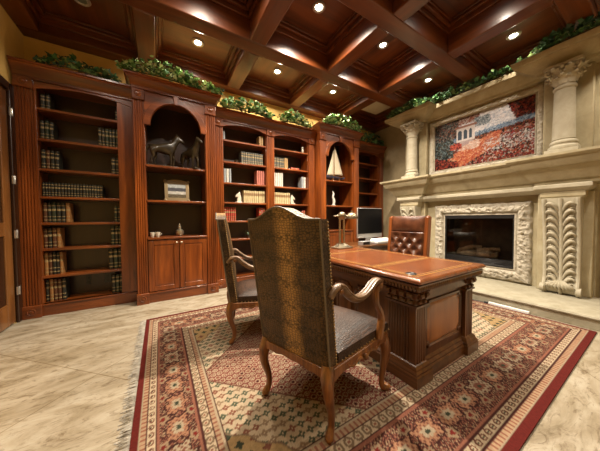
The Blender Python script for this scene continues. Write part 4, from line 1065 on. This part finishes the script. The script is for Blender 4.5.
for cx, sx_ in ((BX0, 1), (BX1, -1)):
    for cy, sy_ in ((BY0, 1), (BY1, -1)):
        xa, xb_ = sorted((cx, cx + sx_ * .125)); ya, yb_ = sorted((cy, cy + sy_ * (.235 if sx_ == 1 else .10)))
        pm = MB()
        x_out = cx; pm.prism(flx(ya + (.0295 if sy_ == 1 else 0), yb_ - (.0295 if sy_ == -1 else 0), x_out, x_out + sx_ * .03, 8 if sx_ == 1 else 4), 'Z', .15, .545)
        if sy_ == 1: pm.prism(flute_poly(xa, xb_, cy, cy + .03, 4), 'Z', .15, .545)
        else: pm.prism([(p[0], 2 * cy - p[1]) for p in flute_poly(xa, xb_, cy, cy + .03, 4)], 'Z', .15, .545)
        pm.box(xa + (.028 if sx_ == 1 else 0), xb_ - (.028 if sx_ == -1 else 0), ya + (.028 if sy_ == 1 else 0), yb_ - (.028 if sy_ == -1 else 0), .15, .545)
        po_ = pm.build('corner_pilaster', desk_v, dk, smooth=35)
        MB().stack(xa, xb_, ya, yb_, [(o_ * .72, z) for o_, z in PL]).build('pilaster_base', desk_h, po_, smooth=20)
        cb = MB().stack(xa, xb_, ya, yb_, [(.0, .545), (.012, .548), (.012, .562), (.0, .566), (-.004, .60), (.018, .64), (.022, .655)])
        for q in range(4 if sx_ == 1 else 2):   # scroll corbels
            yv = ya + (q + .5) * (yb_ - ya) / (4 if sx_ == 1 else 2)
            cb.tube([(cx - sx_ * .012, yv - .017, .632), (cx - sx_ * .012, yv + .017, .632)], .024, 10); cb.tube([(cx - sx_ * .004, yv - .014, .585), (cx - sx_ * .004, yv + .014, .585)], .014, 8)
        for q in range(2):
            xv = xa + (q + .5) * .0625; cb.tube([(xv - .018, cy - sy_ * .012, .632), (xv + .018, cy - sy_ * .012, .632)], .024, 10); cb.tube([(xv - .014, cy - sy_ * .004, .585), (xv + .014, cy - sy_ * .004, .585)], .014, 8)
        cb.build('corbel', desk_h, po_, smooth=35)
def panel(mbf, axis, a0, a1, z0, z1, face, sgn):
    """framed raised panel with notched corners on a desk face"""
    n = .035
    def outline(o): 
        A0, A1, Z0_, Z1_ = a0 + o, a1 - o, z0 + o, z1 - o
        return [(A0 + n, Z0_), (A1 - n, Z0_), (A1 - n, Z0_ + n * .6), (A1, Z0_ + n), (A1, Z1_ - n), (A1 - n, Z1_ - n * .6), (A1 - n, Z1_), (A0 + n, Z1_), (A0 + n, Z1_ - n * .6), (A0, Z1_ - n), (A0, Z0_ + n), (A0 + n, Z0_ + n * .6)]
    mk = (lambda p, d: (p[0], face - sgn * d, p[1])) if axis == 'Y' else (lambda p, d: (face - sgn * d, p[0], p[1]))
    f1 = MB(); f1.loft([[mk(p, d) for p in outline(o)] for o, d in ((0, 0), (.004, .012), (.016, .014), (.022, .004))])
    f2 = MB(); f2.loft([[mk(p, d) for p in outline(o)] for o, d in ((.022, .002), (.05, .010), (.055, .010))])
    return f1, f2
for axis, a0, a1, face, sg in (('Y', BX0 + .155, BX1 - .155, BY0 + .03, 1), ('Y', BX0 + .155, BX1 - .155, BY1 - .03, -1), ('X', BY0 + .27, BY0 + .62, BX0 + .048, 1), ('X', BY0 + .66, BY1 - .66, BX0 + .048, 1), ('X', BY1 - .62, BY1 - .27, BX0 + .048, 1)):
    f1, f2 = panel(None, axis, a0, a1, .20, .565, face, sg)
    fo_ = f1.build('panel_frame', desk_v, dk, smooth=20); f2.build('raised_panel', desk_panel_lit if axis == 'Y' else desk_v, fo_, smooth=20)
for ya in (BY0 + .05, BY1 - .44):
    for z0, z1 in ((.17, .36), (.375, .48), (.495, .60)):
        d = B(BX1 - .03, BX1 - .012, ya + .06, ya + .33, z0, z1).build('drawer', desk_v, dk, bevel=.006)
        MB().sphere((BX1 + .0, ya + .195, (z0 + z1) / 2), .014, 8).build('knob', gilt, d)
t = tag(MB().lathe([(.036, .7665), (.038, .769), (.034, .772), (.022, .773), (.018, .770)], (1.545, .985, 0), 20).build('cable_grommet', black_m, ori=(1.545, .985, .7665)), 'small dark round disc lying on the desk leather near the corner', 'grommet')

# desk lamp
lx, ly = 2.115, 2.36
lp = thing('desk_lamp', (lx, ly, .767), 'nickel twin-post desk lamp with a domed metal shade on the desk', 'lamp')
bs = MB().stack(lx - .125, lx + .125, ly - .085, ly + .085, [(0, .767), (.004, .772), (.004, .782), (-.02, .79), (-.05, .812), (-.07, .83), (-.07, .838)]); bs.build('base', nickel, lp, smooth=25)
for s in (-1, 1):
    MB().lathe([(.018, .838), (.019, .847), (.014, .857), (.014, 1.16), (.018, 1.17), (.018, 1.19)], (lx + s * .036, ly, 0), 12).build('post', nickel, lp)
MB().lathe([(.012, .838), (.02, .86), (.012, .90), (.022, .94), (.014, .98), (.01, 1.0)], (lx, ly, 0), 12).build('centre_stem', copper, lp)
MB().tube([(lx - .11, ly, 1.205), (lx + .16, ly, 1.205)], .012, 10).build('cross_arm', nickel, lp)
MB().sphere((lx, ly, 1.205), .058, 12).build('ball_joint', bpy.data.materials.get('dark_nickel') or plain('dark_nickel', (.26, .21, .14), .3, .85), lp)
MB().lathe([(.022, -.008), (.026, 0), (.022, .008)], (lx - .115, ly, 1.205), 12).build('end_knob', nickel, lp)
sd = MB().lathe([(.088, 1.165), (.086, 1.19), (.072, 1.225), (.045, 1.248), (.014, 1.255), (.014, 1.272), (.006, 1.278)], (lx + .185, ly, 0), 20); sd.build('shade', bpy.data.materials['dark_nickel'], lp)

# computer table, monitor, printer
tb = thing('computer_table', (3.1, 2.72, 0), 'dark wood computer table mostly hidden behind the desk', 'table')
MB().stack(2.62, 3.62, 2.53, 3.05, [(0, .70), (.012, .705), (.012, .73), (.006, .738)]).build('tabletop', desk_h, tb, smooth=25)
B(2.66, 3.58, 2.57, 3.01, .62, .70).build('apron', desk_h, tb, bevel=.004)
for x in (2.66, 3.53):
    for y in (2.57, 2.96): MB().stack(x, x + .05, y, y + .05, [(-.008, RZ if x < 3.73 and y < 3.17 else 0), (0, .15), (.0, .62)]).build('leg', desk_v, tb, smooth=25)
mo = thing('computer_monitor', (3.16, 2.82, .738), 'slim black screen computer monitor with silver chin behind the desk', 'monitor')
B(2.87, 3.49, 2.805, 2.83, .83, 1.35).build('casing', alu, mo, bevel=.006)
B(2.876, 3.484, 2.802, 2.8052, .905, 1.344).build('screen', screen_m, mo, smooth=0)
B(3.1, 3.24, 2.83, 2.845, .80, 1.05).build('stand_neck', alu, mo, bevel=.004)
B(3.07, 3.27, 2.74, 2.92, .738, .748).build('stand_foot', alu, mo, bevel=.004); B(3.1, 3.24, 2.832, 2.85, .745, .82).build('stand_neck', alu, mo, bevel=.003)
pr = thing('printer', (3.3, 2.64, .738), 'low white and silver printer in front of the monitor beside the executive chair', 'printer')
B(3.06, 3.52, 2.545, 2.73, .738, .775).build('body', alu, pr, bevel=.01)
MB().loft([[(3.07, 2.55, .775), (3.51, 2.55, .775), (3.51, 2.725, .775), (3.07, 2.725, .775)], [(3.09, 2.57, .805), (3.49, 2.57, .805), (3.49, 2.715, .825), (3.09, 2.715, .825)]]).build('lid', white_plastic, pr, bevel=.008)
kb = thing('control_box', (2.82, 2.62, .738), 'small grey box on the computer table under the left side of the monitor', 'box')
B(2.74, 2.92, 2.57, 2.67, .738, .80).build('housing', alu, kb, bevel=.005); B(2.76, 2.90, 2.566, 2.571, .75, .79).build('front_panel', black_m, kb)

# ------------------------------------------------------------------ guest armchairs
def guest_chair(label):
    t = thing('armchair', (0, 0, 0), label, 'armchair', 'reptile leather armchairs in front of the desk')
    def hwz(z): return .256 + .012 * max(0, (z - .37) / .8)
    def ztop(y):
        a = abs(y)
        return 1.168 + (.065 * (.5 + .5 * math.cos(PI * a / .215)) if a < .215 else 0)
    def xr(z): return -.018 - .10 * (z - .41) / .76
    zb = .372
    m = MB(); nu, nv = 24, 26
    def rear(u, v):
        yy_ = (2 * u - 1); z = zb + v * (ztop(yy_ * .268) - zb); y = yy_ * hwz(z); e = min(1, (1 - abs(yy_)) / .12)
        return (xr(z) - .012 * min(1, e) ** .5, y, z)
    def front(u, v):
        yy_ = (2 * u - 1); z = zb + v * (ztop(yy_ * .268) - zb); y = yy_ * hwz(z)
        puff = .026 * (max(0, 1 - yy_ ** 2) ** .5) * math.sin(PI * min(1, max(0, .05 + .9 * v)))
        return (xr(z) + .068 + puff, y, z)
    m.grid(rear, nu, nv); m.grid(front, nu, nv)
    def rim(k):  # outline parameter points
        return [(0, j / nv) for j in range(nv + 1)] + [(i / nu, 1) for i in range(1, nu + 1)] + [(1, 1 - j / nv) for j in range(1, nv + 1)] + [(1 - i / nu, 0) for i in range(1, nu)]
    R = rim(0); n = len(R); vs = [rear(*p) for p in R] + [front(*p) for p in R]
    m.add(vs, [(k, (k + 1) % n, n + (k + 1) % n, n + k) for k in range(n)])
    bk = m.build('backrest', croc_m, t, smooth=50)
    edge = [(0, j / 40) for j in range(41)] + [(i / 30, 1) for i in range(1, 31)] + [(1, 1 - j / 40) for j in range(1, 41)]
    P = [V3(rear(*p)) + V3((-.002, 0, 0)) for p in edge]
    MB().tube(P, .0055, 6).build('piping', piping_m, bk)
    for s in (-1, 1):
        nl = MB(); P = []
        for j in range(46):
            z = zb + .01 + j * (1.16 - zb) / 46; nl.sphere((xr(z) + .060, s * (hwz(z) + .001), z), .006, 6)
        nl.build('nailhead_trim', nail_m, bk)
    # seat
    s = MB()
    def seat(u, v):
        x = .055 + .535 * u; hw = .262 + .075 * u; yy_ = 2 * v - 1
        return (x + .02 * (1 - yy_ ** 2) * u, hw * yy_, .452 + .045 * (max(0, 1 - (2 * u - 1) ** 4) * max(0, 1 - yy_ ** 4)) ** .7)
    s.grid(seat, 18, 18)
    Rm = [(i / 18, 0) for i in range(19)] + [(1, j / 18) for j in range(1, 19)] + [(1 - i / 18, 1) for i in range(1, 19)] + [(0, 1 - j / 18) for j in range(1, 18)]
    n = len(Rm); tp_ = [V3(seat(*p)) for p in Rm]; md = [V3((p.x * 1.004, p.y * 1.012, .425)) for p in tp_]; bt = [V3((p.x, p.y, .395)) for p in tp_]
    s.loft([tp_, md, bt], cap=False); s.add(bt, [tuple(range(n))])
    st = s.build('seat', seat_leather, t, smooth=50)
    nl = MB()
    for k in range(0, n):
        if Rm[k][0] > 0: p = bt[k]; nl.sphere((p.x * 1.003, p.y * 1.01, .402), .006, 6)
    nl.build('nailhead_trim', nail_m, st)
    # shaped aprons
    def apron(P0, P1, drop, thick=.024):
        P0, P1 = V3(P0), V3(P1); d = (P1 - P0); nrm = V3((d.y, -d.x, 0)).normalized() * thick; a = MB(); loops = []
        for k in range(21):
            u = k / 20; p = P0 + d * u; z0 = .345 - drop * (.75 * math.exp(-((u - .5) / .12) ** 2) - .0) + .030 * math.sin(PI * u) * abs(math.cos(2 * PI * u)) - .02 * (abs(2 * u - 1) ** 4)
            loops.append([(p.x, p.y, z0), (p.x, p.y, .397), (p.x + nrm.x, p.y + nrm.y, .397), (p.x + nrm.x, p.y + nrm.y, z0)])
        a.loft(loops); return a
    for P0, P1, dr in (((.0, -.25, 0), (.56, -.325, 0), .035), ((.56, .325, 0), (.0, .25, 0), .035), ((.57, -.32, 0), (.57, .32, 0), .05), ((-.012, .245, 0), (-.012, -.245, 0), .03)):
        ap = apron(P0, P1, dr).build('apron', chair_wood, t, bevel=.004, smooth=30)
        q0, q1 = V3(P0), V3(P1); md_ = (q0 + q1) / 2; dn = (q1 - q0).normalized(); nr_ = V3((dn.y, -dn.x, 0)) * .028
        cr = MB(); cr.sphere(md_ + nr_ + V3((0, 0, .35)), .022, 8, (.8, .8, 1))
        for sg in (-1, 1): cr.tube(smooth_path([md_ + nr_ * .9 + dn * sg * .02 + V3((0, 0, .345)), md_ + nr_ * .9 + dn * sg * .06 + V3((0, 0, .365)), md_ + nr_ * .9 + dn * sg * .12 + V3((0, 0, .345)), md_ + nr_ * .9 + dn * sg * .17 + V3((0, 0, .375))], 3), interp([.010, .009, .008, .003], 10), 6)
        if P0[0] > -.01: cr.build('carving', chair_wood, ap)
    for sg in (-1, 1):
        fp_ = smooth_path([(.535, sg * .298, .395), (.555, sg * .318, .335), (.562, sg * .332, .26), (.535, sg * .325, .15), (.518, sg * .322, .075), (.520, sg * .330, .035), (.548, sg * .345, RZ + .016)], 4)
        lg = MB().tube(fp_, interp([.036, .040, .033, .021, .017, .021, .026], len(fp_)), 10)
        lg.sphere((.552, sg * .348, RZ + .018), .024, 8, (1, 1, .75)); lg.build('leg', chair_wood, t)
        rp = smooth_path([(.0, sg * .232, .40), (-.022, sg * .243, .33), (-.020, sg * .25, .25), (.012, sg * .243, .14), (.012, sg * .243, .07), (-.012, sg * .248, RZ + .02)], 4)
        lg = MB().tube(rp, interp([.036, .036, .028, .020, .018, .025], len(rp)), 10); lg.sphere((-.014, sg * .249, RZ + .018), .024, 8, (1, 1, .75)); lg.build('leg', chair_wood, t)
        y = sg
        ap = smooth_path([(-.04, y * .272, .775), (.0, y * .277, .812), (.05, y * .282, .812), (.10, y * .287, .768), (.17, y * .292, .722), (.25, y * .297, .706), (.33, y * .303, .722), (.40, y * .309, .755), (.455, y * .313, .765), (.49, y * .314, .745), (.492, y * .314, .712), (.465, y * .314, .702), (.452, y * .314, .722)], 4)
        am = MB().tube(ap, interp([.016, .019, .022, .022, .022, .022, .021, .022, .024, .021, .018, .015, .011], len(ap)), 10, 1.15).build('armrest', arm_wood, t)
        for dy in (-.020, .020):
            gp = [p + V3((0, dy, .012)) for p in ap[6:36]]
            MB().tube(gp, .0065, 6).build('carved_bead', arm_wood, am)
        MB().sphere((.474, y * .314 + sg * .014, .732), .024, 8, (1, .7, 1)).build('rosette', chair_wood, am); MB().sphere((.03, y * .281 + sg * .018, .795), .016, 8, (1, .6, 1)).build('rosette', chair_wood, am)
        spth = smooth_path([(.455, y * .314, .735), (.43, y * .317, .675), (.432, y * .322, .62), (.468, y * .330, .56), (.478, y * .334, .51), (.452, y * .336, .455), (.440, y * .335, .40)], 4)
        MB().tube(spth, interp([.018, .020, .019, .022, .024, .026, .024], len(spth)), 8).build('arm_support', chair_wood, t)
    return t
ch = guest_chair('reptile leather armchair in the foreground seen from behind, in front of the desk')
ch2 = copy_tree(ch); tag(ch2, 'reptile leather armchair seen edge-on farther back, half hidden behind the foreground armchair', 'armchair', 'reptile leather armchairs in front of the desk')
ch.location = (.6625, 1.15, 0); ch.rotation_euler = (0, 0, math.radians(18.4))
ch2.location = (.62, 2.36, 0); ch2.rotation_euler = (0, 0, math.radians(-14.5))

# ------------------------------------------------------------------ executive chair
ex = thing('executive_chair', (2.98, 1.98, 0), 'tufted brown leather executive chair with wooden frame between desk and fireplace', 'chair')
ex.location = (0, 0, 0); ORI[ex.name] = (0, 0, 0)
def exb(x): return .22 + .06 * (x - .5) / .7     # back plane (local +x is behind the sitter)
s = MB().stack(-.25, .25, -.26, .26, [(-.01, .42), (.01, .44), (.015, .50), (-.01, .535), (-.06, .55)]); s.build('seat', exec_leather, ex, smooth=60)
for sg in (-1, 1):
    p = MB(); y = sg * .283
    p.loft([[(exb(z) - .03, y - .026, z), (exb(z) + .05, y - .026, z), (exb(z) + .05, y + .026, z), (exb(z) - .03, y + .026, z)] for z in (.42, .7, 1.0, 1.15, 1.185)])
    po = p.build('back_post', exec_wood, ex, bevel=.008)
    MB().sphere((exb(1.19) + .01, y, 1.186), .03, 10, (1, .9, .6)).build('finial', exec_wood, po)
    a = MB().tube(smooth_path([(exb(.62) - .01, y, .62), (.05, y * 1.06, .625), (-.15, y * 1.06, .615), (-.20, y * 1.06, .58), (-.17, y, .45)], 4), .026, 8); a.build('armrest', exec_wood, ex)
pad = MB()
pad.grid(lambda u, v: (exb(.96 + .235 * v) - .02 - .035 * math.sin(PI * v) ** .6 * math.sin(PI * min(1, max(0, u))) ** .25, -.256 + .512 * u, .965 + .235 * v), 20, 14)
pad.grid(lambda u, v: (exb(.96 + .235 * v) + .045, -.256 + .512 * u, .965 + .235 * v), 4, 4)
R = [(-.256, .965), (.256, .965), (.256, 1.20), (-.256, 1.20)]
pad.loft([[(exb(z) - .02, y, z) for y, z in R], [(exb(z) + .045, y, z) for y, z in R]], cap=False)
pad.build('headrest', exec_leather, ex, smooth=50)
tu = MB(); bt = MB(); pts = []
for r_ in range(5):
    for c_ in range(3 if r_ % 2 == 0 else 4):
        pts.append((-.145 + .145 * c_ - (0 if r_ % 2 == 0 else .0725), .90 - .085 * r_))
def tuft(u, v):
    y = -.256 + .512 * u; z = .54 + .42 * v
    dmin = min(math.hypot(y - a, (z - b)) for a, b in pts)
    h_ = .065 * min(1, dmin / .075) ** .55 * (math.sin(PI * min(1, max(0, u))) ** .2 if 0 < u < 1 else 0)
    return (exb(z) - .012 - h_, y, z)
tu.grid(tuft, 56, 46)
tp_ = tu.build('tufted_back', exec_leather, ex, smooth=80)
for a, b in pts: bt.sphere((exb(b) - .016, a, b), .010, 7)
bt.build('tuft_button', exec_leather, tp_)
B(.215, .262, -.256, .256, .45, .97).build('back_shell', exec_leather, ex, bevel=.01)
MB().lathe([(.03, .10), (.03, .40), (.09, .41), (.10, .425)], (0, 0, 0), 16).build('pedestal', black_m, ex)
for q in range(5):
    a = q * 2 * PI / 5 + .3; l = MB().tube([(.02 * math.cos(a), .02 * math.sin(a), .115), (.16 * math.cos(a), .16 * math.sin(a), .105), (.29 * math.cos(a), .29 * math.sin(a), .075)], [.03, .024, .02], 8).build('base_leg', exec_wood, ex)
    MB().tube([(.29 * math.cos(a) - .012 * math.sin(a), .29 * math.sin(a) + .012 * math.cos(a), RZ + .026), (.29 * math.cos(a) + .012 * math.sin(a), .29 * math.sin(a) - .012 * math.cos(a), RZ + .026)], .026, 12).build('castor', black_m, l)
ex.location = (2.82, 2.02, 0)

# ------------------------------------------------------------------ world and view
wd = bpy.data.worlds.new('world'); scene.world = wd; wd.use_nodes = True
wd.node_tree.nodes['Background'].inputs[0].default_value = (1, .9, .75, 1); wd.node_tree.nodes['Background'].inputs[1].default_value = .05
scene.view_settings.view_transform = 'Standard'; scene.view_settings.look = 'None'
scene.view_settings.gamma = 1; scene.view_settings.exposure = 1.15
scene.view_settings.use_curve_mapping = False
